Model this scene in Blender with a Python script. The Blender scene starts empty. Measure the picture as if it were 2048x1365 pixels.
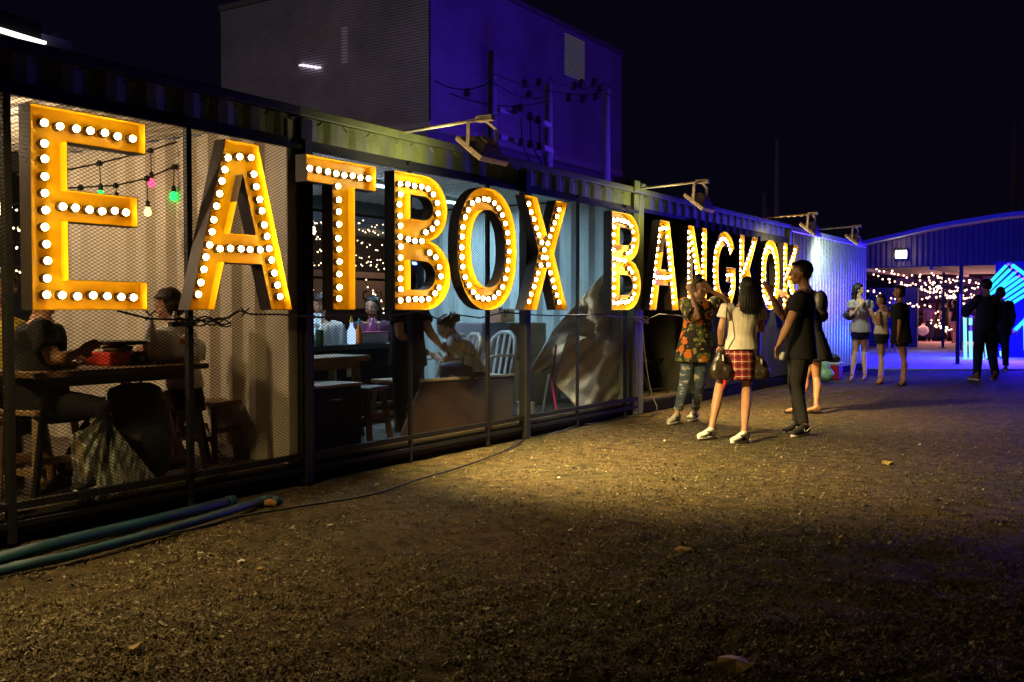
import bpy, bmesh, math, random
import numpy as np
from mathutils import Vector, Matrix, geometry
from math import sin, cos, pi, radians, sqrt, atan2
random.seed(7); rng = np.random.default_rng(7)
SC = bpy.context.scene
COL = SC.collection
# ------------------------------------------------------------------ camera
EYE = 1.25; CX = 5.11; FPX = 1991.0; YAW = radians(32.45); PITCH = math.atan(62.0/FPX)
cd = bpy.data.cameras.new('camera'); cd.sensor_width = 36; cd.lens = 35.0
cd.clip_start = .05; cd.clip_end = 2000
cam = bpy.data.objects.new('camera', cd); COL.objects.link(cam)
cam.location = (CX, 0, EYE); cam.rotation_euler = (pi/2-PITCH, 0, YAW)
SC.camera = cam
# ------------------------------------------------------------------ night sky
w = bpy.data.worlds.new("World"); SC.world = w; w.use_nodes = True
nt = w.node_tree; bg = nt.nodes['Background']
sky = nt.nodes.new('ShaderNodeTexSky'); sky.sky_type = 'NISHITA'; sky.sun_disc = False
sky.sun_elevation = radians(-8); sky.sun_rotation = radians(200)
mx = nt.nodes.new('ShaderNodeMixRGB'); mx.inputs[0].default_value = .9
mx.inputs[2].default_value = (.06, .045, .15, 1)
nt.links.new(sky.outputs[0], mx.inputs[1]); nt.links.new(mx.outputs[0], bg.inputs[0])
bg.inputs[1].default_value = .034
SC.view_settings.view_transform = 'Standard'; SC.view_settings.look = 'None'
SC.view_settings.exposure = 0; SC.view_settings.gamma = 1; SC.view_settings.use_curve_mapping = False
cy = SC.cycles
cy.max_bounces = 5; cy.diffuse_bounces = 3; cy.glossy_bounces = 2; cy.transmission_bounces = 3
cy.transparent_max_bounces = 8; cy.sample_clamp_indirect = 4; cy.use_light_tree = True
cy.use_denoising = True
try: cy.denoiser = 'OPENIMAGEDENOISE'
except Exception: pass
cy.caustics_reflective = False; cy.caustics_refractive = False
def lamp(name, kind, loc, energy, col, aim=None, **kw):
    d = bpy.data.lights.new(name, kind); d.energy = energy; d.color = col
    for k, v in kw.items(): setattr(d, k, v)
    o = bpy.data.objects.new(name, d); COL.objects.link(o); o.location = loc
    if aim is not None:
        o.rotation_euler = (Vector(aim)-Vector(loc)).to_track_quat('-Z', 'Y').to_euler()
    return o
# floodlights on arms over the letters: (Y, power, colour)
FLOODS = [(1.9, 210, (1, .72, .28)), (6.39, 1650, (1, .75, .28)), (10.84, 900, (1, .72, .27)), (15.35, 130, (1, .85, .5)), (18.07, 90, (.78, 1, .70))]
# ------------------------------------------------------------------ measuring helpers
S_, C_ = sin(YAW), cos(YAW)
RV = np.array([C_, S_, 0.]); FV = np.array([-S_, C_, 0.])
def wallp(px, py, X=0.0):
    d = CX-X; u = (px-1024)/FPX
    Y = (d*C_+u*d*S_)/(S_-u*C_); dep = d*S_+Y*C_
    return (X, Y, EYE+(620-py)/FPX*dep)
def wy(px, X=0.0): return wallp(px, 620, X)[1]
def groundp(px, py, z=0.0):
    dep = FPX*(EYE-z)/(py-620); r = (px-1024)/FPX*dep
    return np.array([CX+r*C_-dep*S_, r*S_+dep*C_, z])
def depthp(px, py, dep):
    r = (px-1024)/FPX*dep
    return np.array([CX+r*C_-dep*S_, r*S_+dep*C_, EYE+(620-py)/FPX*dep])
def perpp(px, py, Yc):
    u = (px-1024)/FPX; x = (u*Yc*C_-Yc*S_)/(C_+u*S_); dep = -x*S_+Yc*C_
    return np.array([CX+x, Yc, EYE+(620-py)/FPX*dep])
# ------------------------------------------------------------------ noise
def _h(i, j, k=0):
    n = (i*374761393+j*668265263+k*2147483647+(k*k)*97) & 0xffffffff
    n = ((n ^ (n >> 13))*1274126177) & 0xffffffff
    return ((n ^ (n >> 16)) & 0xffffff)/float(0xffffff)
def vn2(x, y, seed=0):
    xi = np.floor(x).astype(np.int64); yi = np.floor(y).astype(np.int64)
    fx = x-xi; fy = y-yi; fx = fx*fx*(3-2*fx); fy = fy*fy*(3-2*fy)
    a = _h(xi, yi, seed); b = _h(xi+1, yi, seed); c = _h(xi, yi+1, seed); d = _h(xi+1, yi+1, seed)
    return (a*(1-fx)+b*fx)*(1-fy)+(c*(1-fx)+d*fx)*fy
def sn3(v, f, seed=0):
    r = np.random.default_rng(seed); o = np.zeros(len(v))
    for k in range(7):
        d = r.normal(size=3); d /= np.linalg.norm(d)
        o += np.sin((v*np.asarray(f)) @ d*(1+.5*k/3)+r.uniform(0, 6.28)+.8*np.sin((v*np.asarray(f)) @ r.normal(size=3)*.5))
    return o/7
# ------------------------------------------------------------------ materials
MATS = {}
def mat(name, col, rough=.7, metal=0., var=.15, vscale=6., bump=.15, bscale=60., spec=.5, col2=None, stretch=None, wave=None, trans=0, alpha=1):
    if name in MATS: return MATS[name]
    m = bpy.data.materials.new(name); m.use_nodes = True; nt = m.node_tree; b = nt.nodes['Principled BSDF']
    N = nt.nodes.new; Lk = nt.links.new
    b.inputs['Roughness'].default_value = rough; b.inputs['Metallic'].default_value = metal
    b.inputs['Specular IOR Level'].default_value = spec
    tc = N('ShaderNodeTexCoord'); mp = N('ShaderNodeMapping'); Lk(tc.outputs['Object'], mp.inputs[0])
    if stretch: mp.inputs['Scale'].default_value = stretch
    n = N('ShaderNodeTexNoise'); n.inputs['Scale'].default_value = vscale; n.inputs['Detail'].default_value = 6; n.inputs['Roughness'].default_value = .65
    Lk(mp.outputs[0], n.inputs[0])
    r = N('ShaderNodeValToRGB'); r.color_ramp.elements[0].position = .3; r.color_ramp.elements[1].position = .7
    c2 = col2 or tuple(min(1, c*(1+var)) for c in col); c1 = tuple(c*(1-var) for c in col) if not col2 else col
    r.color_ramp.elements[0].color = (*c1, 1); r.color_ramp.elements[1].color = (*c2, 1)
    Lk(n.outputs[0], r.inputs[0]); Lk(r.outputs[0], b.inputs['Base Color'])
    if bump:
        n2 = N('ShaderNodeTexNoise'); n2.inputs['Scale'].default_value = bscale; n2.inputs['Detail'].default_value = 4
        Lk(mp.outputs[0], n2.inputs[0])
        bp = N('ShaderNodeBump'); bp.inputs['Strength'].default_value = bump; bp.inputs['Distance'].default_value = .01
        Lk(n2.outputs[0], bp.inputs['Height']); Lk(bp.outputs[0], b.inputs['Normal'])
        rr = N('ShaderNodeMapRange'); rr.inputs[3].default_value = max(0, rough-.12); rr.inputs[4].default_value = min(1, rough+.12)
        Lk(n.outputs[0], rr.inputs[0]); Lk(rr.outputs[0], b.inputs['Roughness'])
    if trans: b.inputs['Transmission Weight'].default_value = trans
    if alpha < 1: b.inputs['Alpha'].default_value = alpha
    MATS[name] = m; return m
def emit(name, col, s):
    if name in MATS: return MATS[name]
    m = bpy.data.materials.new(name); m.use_nodes = True; nt = m.node_tree; nt.nodes.clear()
    e = nt.nodes.new('ShaderNodeEmission'); e.inputs[0].default_value = (*col, 1); e.inputs[1].default_value = s
    o = nt.nodes.new('ShaderNodeOutputMaterial'); nt.links.new(e.outputs[0], o.inputs[0]); MATS[name] = m; return m
def nodes_of(m): return m.node_tree, m.node_tree.nodes['Principled BSDF'], m.node_tree.nodes.new, m.node_tree.links.new
# ------------------------------------------------------------------ mesh collector
def nrm(v): v = np.asarray(v, float); l = np.linalg.norm(v); return v/l if l > 1e-9 else np.array([0, 0, 1.])
class MB:
    def __init__(s): s.v = []; s.f = []; s.n = 0; s.mi = []
    def add(s, vs, fs, mi=0):
        s.v.extend([tuple(float(c) for c in p) for p in vs]); s.f.extend([tuple(int(i)+s.n for i in f) for f in fs]); s.mi += [mi]*len(fs); s.n += len(vs); return s
    def box(s, x0, x1, y0, y1, z0, z1, mi=0):
        vs = [(x0,y0,z0),(x1,y0,z0),(x1,y1,z0),(x0,y1,z0),(x0,y0,z1),(x1,y0,z1),(x1,y1,z1),(x0,y1,z1)]
        return s.add(vs, [(0,3,2,1),(4,5,6,7),(0,1,5,4),(1,2,6,5),(2,3,7,6),(3,0,4,7)], mi)
    def bar(s, a, b, w, h=None, up=(0,0,1), mi=0):
        a = np.asarray(a, float); b = np.asarray(b, float); h = h or w; t = nrm(b-a)
        u = np.asarray(up, float); sd = np.cross(t, u)
        if np.linalg.norm(sd) < 1e-3: sd = np.cross(t, (1,0,0))
        sd = nrm(sd); u = np.cross(sd, t); vs = []
        for p in (a, b):
            for i, j in ((-1,-1),(1,-1),(1,1),(-1,1)): vs.append(p+sd*w/2*i+u*h/2*j)
        return s.add(vs, [(3,2,1,0),(4,5,6,7),(0,1,5,4),(1,2,6,5),(2,3,7,6),(3,0,4,7)], mi)
    def tube(s, pts, r, n=8, cap=True, mi=0):
        pts = [np.asarray(p, float) for p in pts]; m = len(pts); rr = r if hasattr(r, '__len__') else [r]*m
        vs = []; pu = None
        for i, p in enumerate(pts):
            t = nrm(pts[min(i+1, m-1)]-pts[max(i-1, 0)])
            if pu is None: pu = nrm(np.cross(t, (0,0,1) if abs(t[2]) < .9 else (1,0,0)))
            pu = nrm(pu-t*np.dot(pu, t)); pw = np.cross(t, pu)
            for k in range(n):
                a = 2*pi*k/n; vs.append(p+(pu*cos(a)+pw*sin(a))*rr[i])
        fs = []
        for i in range(m-1):
            for k in range(n): fs.append((i*n+k, i*n+(k+1) % n, (i+1)*n+(k+1) % n, (i+1)*n+k))
        if cap: fs.append(tuple(reversed(range(n)))); fs.append(tuple((m-1)*n+k for k in range(n)))
        return s.add(vs, fs, mi)
    def rings(s, R, n=20):   # R: (centre, rx, ry, xaxis, yaxis)
        vs = []
        for c, rx, ry, ax, ay in R:
            c = np.asarray(c); ax = np.asarray(ax); ay = np.asarray(ay)
            for k in range(n):
                a = 2*pi*k/n; vs.append(c+ax*rx*cos(a)+ay*ry*sin(a))
        m = len(R); fs = []
        for i in range(m-1):
            for k in range(n): fs.append((i*n+k, i*n+(k+1) % n, (i+1)*n+(k+1) % n, (i+1)*n+k))
        fs.append(tuple(reversed(range(n)))); fs.append(tuple((m-1)*n+k for k in range(n)))
        return s.add(vs, fs)
    def ell(s, c, r, ax=None, n=14, m=9):
        c = np.asarray(c, float); r = (r,)*3 if not hasattr(r, '__len__') else r
        A = np.eye(3) if ax is None else np.asarray(ax, float)
        vs = [c+A[2]*r[2]]
        for i in range(1, m):
            ph = pi*i/m
            for k in range(n):
                a = 2*pi*k/n; vs.append(c+A[0]*r[0]*sin(ph)*cos(a)+A[1]*r[1]*sin(ph)*sin(a)+A[2]*r[2]*cos(ph))
        vs.append(c-A[2]*r[2]); L = len(vs)-1; fs = []
        for k in range(n): fs.append((0, 1+k, 1+(k+1) % n)); fs.append((L, 1+(m-2)*n+(k+1) % n, 1+(m-2)*n+k))
        for i in range(m-2):
            for k in range(n): fs.append((1+i*n+k, 1+(i+1)*n+k, 1+(i+1)*n+(k+1) % n, 1+i*n+(k+1) % n))
        return s.add(vs, fs)
    def lathe(s, c, prof, n=16, mi=0):   # prof: (r, z)
        vs = []; c = np.asarray(c, float)
        for r, z in prof:
            for k in range(n): a = 2*pi*k/n; vs.append(c+np.array([r*cos(a), r*sin(a), z]))
        m = len(prof); fs = []
        for i in range(m-1):
            for k in range(n): fs.append((i*n+k, i*n+(k+1) % n, (i+1)*n+(k+1) % n, (i+1)*n+k))
        fs.append(tuple(reversed(range(n)))); fs.append(tuple((m-1)*n+k for k in range(n)))
        return s.add(vs, fs, mi)
    def mesh(s, name='mesh'):
        me = bpy.data.meshes.new(name); me.from_pydata(s.v, [], s.f); me.update(); return me
    def build(s, name, m, parent=None, smooth=False, bevel=0, loc=None):
        me = s.mesh(name)
        for x in (m if isinstance(m, (list, tuple)) else [m]): me.materials.append(x)
        if isinstance(m, (list, tuple)): me.polygons.foreach_set('material_index', s.mi)
        if smooth: me.polygons.foreach_set('use_smooth', [True]*len(me.polygons))
        o = bpy.data.objects.new(name, me); COL.objects.link(o)
        if parent is not None: o.parent = parent
        if loc is not None: o.location = loc
        if bevel:
            b = o.modifiers.new('bevel', 'BEVEL'); b.width = bevel; b.segments = 2; b.limit_method = 'ANGLE'
        return o
def tag(o, label=None, cat=None, group=None, kind=None):
    if label: o['label'] = label
    if cat: o['category'] = cat
    if group: o['group'] = group
    if kind: o['kind'] = kind
    return o
def thing(name, label, cat, loc=(0,0,0), group=None, rotz=0):
    o = bpy.data.objects.new(name, None); COL.objects.link(o); o.empty_display_size = .1
    o.location = [float(c) for c in loc]; o.rotation_euler = (0, 0, rotz); return tag(o, label, cat, group)
def cp(o, parent, name=None, loc=None):
    c = o.copy(); COL.objects.link(c); c.parent = parent
    if loc is not None: c.location = loc
    return c
def copy_tree(root, loc, rotz=0, label=None):
    r = root.copy(); COL.objects.link(r); r.location = [float(c) for c in loc]; r.rotation_euler = (0,0,rotz)
    if label: r['label'] = label
    for ch in list(root.children):
        c = ch.copy(); COL.objects.link(c); c.parent = r
        for g in list(ch.children):
            d = g.copy(); COL.objects.link(d); d.parent = c
    return r
def corrug(L, h, pitch=.25, dep=.036, thick=.002):
    """trapezoid sheet running along +x, standing in z, relief along y"""
    mb = MB(); x = 0; prof = []
    while x < L-1e-6:
        for fx, d in ((0, 0), (.28, 0), (.5, dep), (.78, dep)):
            xx = x+fx*pitch
            if xx < L: prof.append((xx, d))
        x += pitch
    prof.append((L, 0)); n = len(prof); vs = []
    for z in (0, h):
        for a, d in prof: vs.append((a, d, z))
    for z in (0, h):
        for a, d in prof: vs.append((a, d+thick, z))
    fs = [(i, i+1, n+i+1, n+i) for i in range(n-1)]+[(2*n+i+1, 2*n+i, 3*n+i, 3*n+i+1) for i in range(n-1)]
    fs += [(n+i, n+i+1, 3*n+i+1, 3*n+i) for i in range(n-1)]
    mb.add(vs, fs); return mb
def xf(mb, M):
    mb.v = [tuple(M @ Vector(p)) for p in mb.v]; return mb
TR = lambda x, y, z, rz=0: Matrix.Translation((x, y, z)) @ Matrix.Rotation(rz, 4, 'Z')
def remesh(mb, vox, smooth=5):
    me = mb.mesh(); o = bpy.data.objects.new('tmp', me); COL.objects.link(o)
    m = o.modifiers.new('r', 'REMESH'); m.mode = 'VOXEL'; m.voxel_size = vox
    if smooth:
        s = o.modifiers.new('s', 'SMOOTH'); s.factor = .5; s.iterations = smooth
    dg = bpy.context.evaluated_depsgraph_get(); me2 = bpy.data.meshes.new_from_object(o.evaluated_get(dg))
    bpy.data.objects.remove(o); bpy.data.meshes.remove(me); return me2
def solid(name, mb, m, parent=None, vox=.01, smooth=5, wr=0, wf=(20,20,20), seed=1, loc=None):
    me = remesh(mb, vox, smooth); me.name = name
    if wr:
        n = len(me.vertices); co = np.empty(n*3); me.vertices.foreach_get('co', co); co = co.reshape(-1, 3)
        no = np.empty(n*3); me.vertices.foreach_get('normal', no); no = no.reshape(-1, 3)
        co = co+no*(sn3(co, wf, seed)*wr)[:, None]; me.vertices.foreach_set('co', co.ravel()); me.update()
    me.materials.clear(); me.materials.append(m); me.polygons.foreach_set('use_smooth', [True]*len(me.polygons))
    o = bpy.data.objects.new(name, me); COL.objects.link(o)
    if parent is not None: o.parent = parent
    if loc is not None: o.location = loc
    return o
# ================================================================== GROUND
gm = bpy.data.materials.new('dry_earth'); gm.use_nodes = True; MATS['dry_earth'] = gm
nt, b, N, Lk = nodes_of(gm)
tc = N('ShaderNodeTexCoord')
def noise(scale, det=6, rough=.6):
    n = N('ShaderNodeTexNoise'); n.inputs['Scale'].default_value = scale; n.inputs['Detail'].default_value = det; n.inputs['Roughness'].default_value = rough
    Lk(tc.outputs['Object'], n.inputs[0]); return n
n1 = noise(.7, 5); n2 = noise(38, 8, .75); n3 = noise(9, 5)
r1 = N('ShaderNodeValToRGB'); e = r1.color_ramp.elements; e[0].position = .32; e[0].position = .40; e[0].color = (.022,.017,.012,1); e[1].position = .62; e[1].color = (.15,.115,.06,1)
mxx = N('ShaderNodeMath'); mxx.operation = 'MULTIPLY_ADD'; mxx.inputs[1].default_value = .55; Lk(n2.outputs[0], mxx.inputs[0])
ml = N('ShaderNodeMath'); ml.operation = 'MULTIPLY'; ml.inputs[1].default_value = .45; Lk(n3.outputs[0], ml.inputs[0]); Lk(ml.outputs[0], mxx.inputs[2]); Lk(mxx.outputs[0], r1.inputs[0])
r2 = N('ShaderNodeValToRGB'); e = r2.color_ramp.elements; e[0].position = .35; e[0].color = (.75,.8,.62,1); e[1].position = .66; e[1].color = (1.25,1.05,.85,1)
Lk(n1.outputs[0], r2.inputs[0])
mm = N('ShaderNodeMixRGB'); mm.blend_type = 'MULTIPLY'; mm.inputs[0].default_value = 1; Lk(r1.outputs[0], mm.inputs[1]); Lk(r2.outputs[0], mm.inputs[2])
# pale chips of stone and straw
vo = N('ShaderNodeTexVoronoi'); vo.inputs['Scale'].default_value = 55; Lk(tc.outputs['Object'], vo.inputs[0])
lt = N('ShaderNodeMath'); lt.operation = 'LESS_THAN'; lt.inputs[1].default_value = .16; Lk(vo.outputs['Distance'], lt.inputs[0])
sp = N('ShaderNodeSeparateColor'); Lk(vo.outputs['Color'], sp.inputs[0])
gt = N('ShaderNodeMath'); gt.operation = 'GREATER_THAN'; gt.inputs[1].default_value = .72; Lk(sp.outputs[0], gt.inputs[0])
ml2 = N('ShaderNodeMath'); ml2.operation = 'MULTIPLY'; Lk(lt.outputs[0], ml2.inputs[0]); Lk(gt.outputs[0], ml2.inputs[1])
m3 = N('ShaderNodeMixRGB'); Lk(ml2.outputs[0], m3.inputs[0]); Lk(mm.outputs[0], m3.inputs[1]); m3.inputs[2].default_value = (.42,.36,.24,1)
Lk(m3.outputs[0], b.inputs['Base Color']); b.inputs['Roughness'].default_value = .95; b.inputs['Specular IOR Level'].default_value = .2
n4 = noise(70, 10, .8); bp = N('ShaderNodeBump'); bp.inputs['Strength'].default_value = .9; bp.inputs['Distance'].default_value = .02
Lk(n4.outputs[0], bp.inputs['Height']); Lk(bp.outputs[0], b.inputs['Normal'])
def ground_height(x, y, cell):
    def att(wl): return np.clip((wl/cell-2)/2, 0, 1)
    h = .02*(vn2(x/1.7, y/1.7, 1)-.5)
    h = h+.026*(vn2(x/.21, y/.21, 2)-.5)*att(.21)+.024*(vn2(x/.075, y/.075, 3)-.5)*att(.075)
    h = h+.017*(vn2(x/.034, y/.034, 4)-.5)*att(.034)+.010*(vn2(x/.018, y/.018, 5)-.5)*att(.018)
    return h
na, nr = 820, 520
ang = np.linspace(YAW+radians(33), YAW-radians(33), na); rr = 2.6*(230/2.6)**((np.arange(nr)/(nr-1))**1.75)
A, R = np.meshgrid(ang, rr); gx = CX-np.sin(A)*R; gy = np.cos(A)*R
cell = np.maximum(R*radians(66)/na, np.gradient(rr)[:, None]+0*A)
gz = ground_height(gx, gy, cell)-.012; gz = gz*np.clip(6/R, .15, 1)
vs = np.stack([gx, gy, gz], -1).reshape(-1, 3)
i, j = np.meshgrid(np.arange(nr-1), np.arange(na-1), indexing='ij'); k = (i*na+j).ravel()
fs = np.stack([k, k+1, k+na+1, k+na], 1)
me = bpy.data.meshes.new('ground'); me.vertices.add(len(vs)); me.vertices.foreach_set('co', vs.ravel())
me.loops.add(fs.size); me.loops.foreach_set('vertex_index', fs[:, ::-1].ravel().astype(np.int32))
me.polygons.add(len(fs)); me.polygons.foreach_set('loop_start', np.arange(len(fs), dtype=np.int32)*4)
me.update(calc_edges=True); me.validate(); me.materials.append(gm)
go = bpy.data.objects.new('ground', me); COL.objects.link(go); tag(go, 'dry brown trampled earth and short dead grass in front of the containers', None, None, 'structure')
MB().add([(-400,-200,-.07),(400,-200,-.07),(400,600,-.07),(-400,600,-.07)], [(0,1,2,3)]).build('terrain', gm)['kind'] = 'structure'
# ================================================================== CONTAINERS
Y0, Y1, Y2, Y3 = -.9, 5.2, 10.83, 16.9; Y4 = 22.2
CB = -3.25; FZ = .15; CEIL = 2.6
STEEL = mat('black_steel', (.014,.013,.012), .6, .1, .3, 5, .2, 90)
OLIVE = mat('olive_container_paint', (.17,.19,.055), .5, .1, .35, 2.5, .25, 40)
CREAM = mat('cream_container_paint', (.62,.55,.42), .42, 0, .12, 2, .12, 25)
BLUEP = mat('pale_container_paint', (.55,.6,.62), .35, 0, .12, 2, .12, 25)
WHITEP = mat('white_container_paint', (.62,.66,.70), .22, .25, .08, 2, .12, 18)
DARKP = mat('dark_olive_paint', (.03,.03,.018), .9, 0, .4, 2.2, .3, 30)
FLOOR = mat('dark_plywood_floor', (.09,.065,.04), .7, 0, .35, 4, .2, 40, stretch=(1,.2,1))
WOOD = mat('stained_wood', (.15,.075,.028), .5, 0, .4, 5, .2, 50, stretch=(6,.8,6))
WOODL = mat('pale_timber', (.30,.19,.085), .55, 0, .35, 5, .2, 50, stretch=(6,.8,6))
BLACK = mat('black_plastic', (.012,.012,.013), .45, 0, .2)
GREY = mat('grey_metal', (.30,.28,.25), .45, .4, .2, 9)
RUST = mat('rusty_painted_steel', (.42,.16,.06), .6, .2, .1, 30, .3, 90, col2=(.62,.42,.2))
def container(name, label, y0, y1, side_mat):
    t = thing(name, label, 'shipping container', (0, y0, 0))
    L = y1-y0
    MB().box(CB, -.07, .02, L-.02, FZ-.1, FZ).build('floor', FLOOR, t)
    MB().box(-.09, .0, .0, L, 0.0, FZ-.02).build('bottom_rail', mat('grimy_rail', (.012,.011,.01), .95, 0, .3, 5, spec=.05), t, bevel=.006)
    # roof: corrugated across
    m = corrug(L-.02, abs(CB)-.04, .18, .03); xf(m, Matrix(((0,0,-1,-.03),(1,0,0,.01),(0,1,0,CEIL),(0,0,0,1))))
    m.build('roof_panel', side_mat, t)
    return t
cA = container('shipping_container', 'open sided container bay with cream corrugated end wall where diners sit', Y0, Y1, CREAM)
cB = container('shipping_container', 'open sided container bay with pale blue corrugated end wall and a bar', Y1, Y2, BLUEP)
cC = container('shipping_container', 'dark olive container behind the small letters with folding chairs in its opening', Y2, Y3, DARKP)
cD = container('shipping_container', 'closed white corrugated container lit blue and green at the far end', Y3, Y4, WHITEP)
for t, y0, y1 in ((cA, Y0, Y1), (cB, Y1, Y2), (cC, Y2, Y3)):
    L = y1-y0
    # olive corrugated fascia with top rail
    m = corrug(L-.16, .17, .28, .013); xf(m, TR(-.025, .08, 2.47, pi/2)); m.build('fascia', OLIVE, t)
    MB().box(-.08, .015, .0, L, 2.635, 2.70).build('top_rail', OLIVE if y0 > 0 else STEEL, t, bevel=.008)
    MB().box(-.075, -.015, .0, L, 2.43, 2.475).build('lintel', STEEL, t)
    MB().box(CB, CB+.08, .0, L, 2.45, 2.66).build('rear_rail', STEEL, t)
    for yy in (.0, L-.09): MB().box(CB, CB+.09, yy, yy+.09, 0, 2.45).build('corner_post', STEEL, t)
for t, L in ((cB, Y2-Y1), (cC, Y3-Y2)):
    for yy in (0.0, L-.14):
        MB().box(-.12, .02, yy, yy+.13, 0, 2.62).build('corner_post', OLIVE if (t is cC or yy > 0) else STEEL, t, bevel=.01)
for yy in (Y2-Y1-.15,):
    MB().box(-.14, .035, yy-.01, yy+.15, 2.64, 2.78).build('corner_casting', OLIVE, cB, bevel=.015)
MB().box(-.14, .035, 0, .16, 2.64, 2.76).build('corner_casting', OLIVE, cC, bevel=.015)
# cross walls (end panels), seen from the camera side
def endwall(t, ywall, m, z1=CEIL-.02, x0=CB+.1, x1=-.13, pitch=.245):
    c = corrug(x1-x0, z1-FZ, pitch, .055); xf(c, TR(x0, ywall-t.location[1]-.06, FZ)); return c.build('end_wall', m, t)
endwall(cA, Y1, CREAM); endwall(cB, Y2, BLUEP)
MB().box(-.16, -.01, Y1-Y0-.10, Y1-Y0-.005, FZ, 2.6).build('jamb', CREAM, cA, bevel=.01)
# closed sides: container C partly, D full
def sidewall(t, ya, yb, m, z0=.16, z1=2.47, X=-.03, pitch=.28, dep=.036, name='side_wall'):
    c = corrug(yb-ya, z1-z0, pitch, dep); xf(c, TR(X+dep, ya-t.location[1], z0, pi/2)); return c.build(name, m, t)
sidewall(cC, 12.62, 14.95, DARKP, dep=.016, X=-.01); sidewall(cC, 14.95, Y3-.15, mat('grey_olive_paint', (.06,.058,.035), .95, 0, .45, 3, .3, 30, spec=.08), pitch=.5, dep=.010, X=-.005)
MB().box(-.05, .03, 12.55-Y2, 12.64-Y2, .1, 2.45).build('door_post', STEEL, cC)
MB().box(-.02, .035, 15.2-Y2, 15.26-Y2, .3, 2.4).build('lock_rod', STEEL, cC)
# painted wall panel inside the opening of C
c = corrug(1.65, 2.3, .3, .03); xf(c, TR(-1.15, 10.95-Y2, FZ, pi/2)); c.build('inner_wall', mat('dull_cream_panel', (.34,.31,.19), .6), cC)
MB().box(-1.12, -.15, 12.52-Y2, 12.56-Y2, FZ, 2.45).build('partition', DARKP, cC)
sidewall(cD, Y3+.02, Y4, WHITEP, z0=.12, z1=2.58, pitch=.21, dep=.055)
MB().box(-.09, .03, 0, Y4-Y3, 2.58, 2.68).build('top_rail', WHITEP, cD, bevel=.01)
MB().box(CB, .0, Y4-Y3, Y4-Y3+.05, .1, 2.6).build('end_wall', WHITEP, cD)
MB().box(CB, CB+.05, .1, Y4-Y3-.1, .1, 2.6).build('rear_wall', WHITEP, cD)
# ---- screen of posts and expanded mesh along the front
scr = thing('mesh_fence', 'black diamond mesh screen on thin steel posts across the open container fronts', 'fence', (0, 3, 0))
def post(px, w=.035, z0=0., z1=2.47, X=.012, m=STEEL):
    y = wy(px, X); MB().box(X-w/2, X+w/2, y-3-w/2, y-3+w/2, z0, z1).build('post', m, scr, bevel=.004)
for px in (-260, -120): post(px)
post(16, .045); post(378, .04); post(612, .06); post(820, .03); post(975, .035); post(1050, .085, 0, 2.6); post(1155, .03); post(1250, .035)
def rail(z, a, b, w=.035, X=.012):
    MB().box(X-w/2, X+w/2, a-3, b-3, z-w/2, z+w/2).build('rail', STEEL, scr)
rail(2.41, -.5, 10.8); rail(.20, -.5, 10.8, .04); rail(.10, -.5, 10.8, .03)
MW = mat('expanded_metal', (.013,.012,.011), .8, 0, .2, spec=.15)
mb = MB(); za, zb = .05, 2.46; ya, yb = -.4, 10.75; cw, ch = .040, .0215
def strands(sgn):
    dy = (zb-za)*cw/ch; y = ya-dy
    while y < yb+dy:
        p0 = [y, za]; p1 = [y+dy, zb] if sgn > 0 else None
        if sgn < 0: p0 = [y+dy, za]; p1 = [y, zb]
        # clip to ya..yb
        (a0, b0), (a1, b1) = p0, p1
        def cl(t): return (a0+(a1-a0)*t, b0+(b1-b0)*t)
        ts = sorted([(ya-a0)/(a1-a0), (yb-a0)/(a1-a0)]); t0 = max(0, ts[0]); t1 = min(1, ts[1])
        if t1 > t0:
            q0 = cl(t0); q1 = cl(t1); hw = .0019; X = .034+.0012*sgn
            mb.add([(X, q0[0]-3-hw*1.6, q0[1]), (X, q0[0]-3+hw*1.6, q0[1]), (X, q1[0]-3+hw*1.6, q1[1]), (X, q1[0]-3-hw*1.6, q1[1])], [(0,1,2,3)])
        y += cw
strands(1); strands(-1)
o = mb.build('mesh_screen', MW, scr); o['kind'] = 'stuff'
# ================================================================== LETTERS
LXB, LXF, LXP = .05, .152, .088
LZ = 1.25; LH = 1.09
YEL = mat('yellow_enamel', (.60,.33,.004), .38, 0, .16, 5, .12, 22, spec=.4)
DKS = mat('dark_letter_side', (.035,.024,.018), .55, .2, .2)
SOCK = mat('bulb_socket', (.03,.014,.008), .5)
BULB = emit('lit_marquee_bulb', (1, .70, .28), 66); BULB2 = emit('dimmer_marquee_bulb', (1, .62, .22), 46); BULB3 = emit('brighter_marquee_bulb', (1, .73, .32), 84)
def arc(cx, cz, rx, rz, a0, a1, n=14, p=2.0):
    out = []
    for k in range(n+1):
        a = radians(a0+(a1-a0)*k/n); c, s = cos(a), sin(a)
        out.append((cx+rx*math.copysign(abs(c)**(2/p), c), cz+rz*math.copysign(abs(s)**(2/p), s)))
    return out
H = LH
def gE(W): return [[(0,0),(0,H),(W,H),(W,H-.18),(.215,H-.18),(.215,.655),(W-.06,.655),(W-.06,.48),(.215,.48),(.215,.165),(W,.165),(W,0)]], [[(.1,H-.09),(W-.07,H-.09)],[(.1,H-.19),(.1,.08)],[(.2,.565),(W-.12,.565)],[(.1,.08),(W-.07,.08)]]
def gA(W): return [[(0,0),(.30,H),(W-.30,H),(W,0),(W-.2,0),(W-.2-.083,.30),(.283,.30),(.2,0)], [(.2+.273*.495,.495),(W-.2-.273*.495,.495),(W/2,(W/2-.2)/.273)]], [[(.095,.09),(.34,.98)],[(.34,H-.09),(W-.34,H-.09)],[(W-.34,.98),(W-.095,.09)],[(.27,.395),(W-.27,.395)]]
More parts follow.
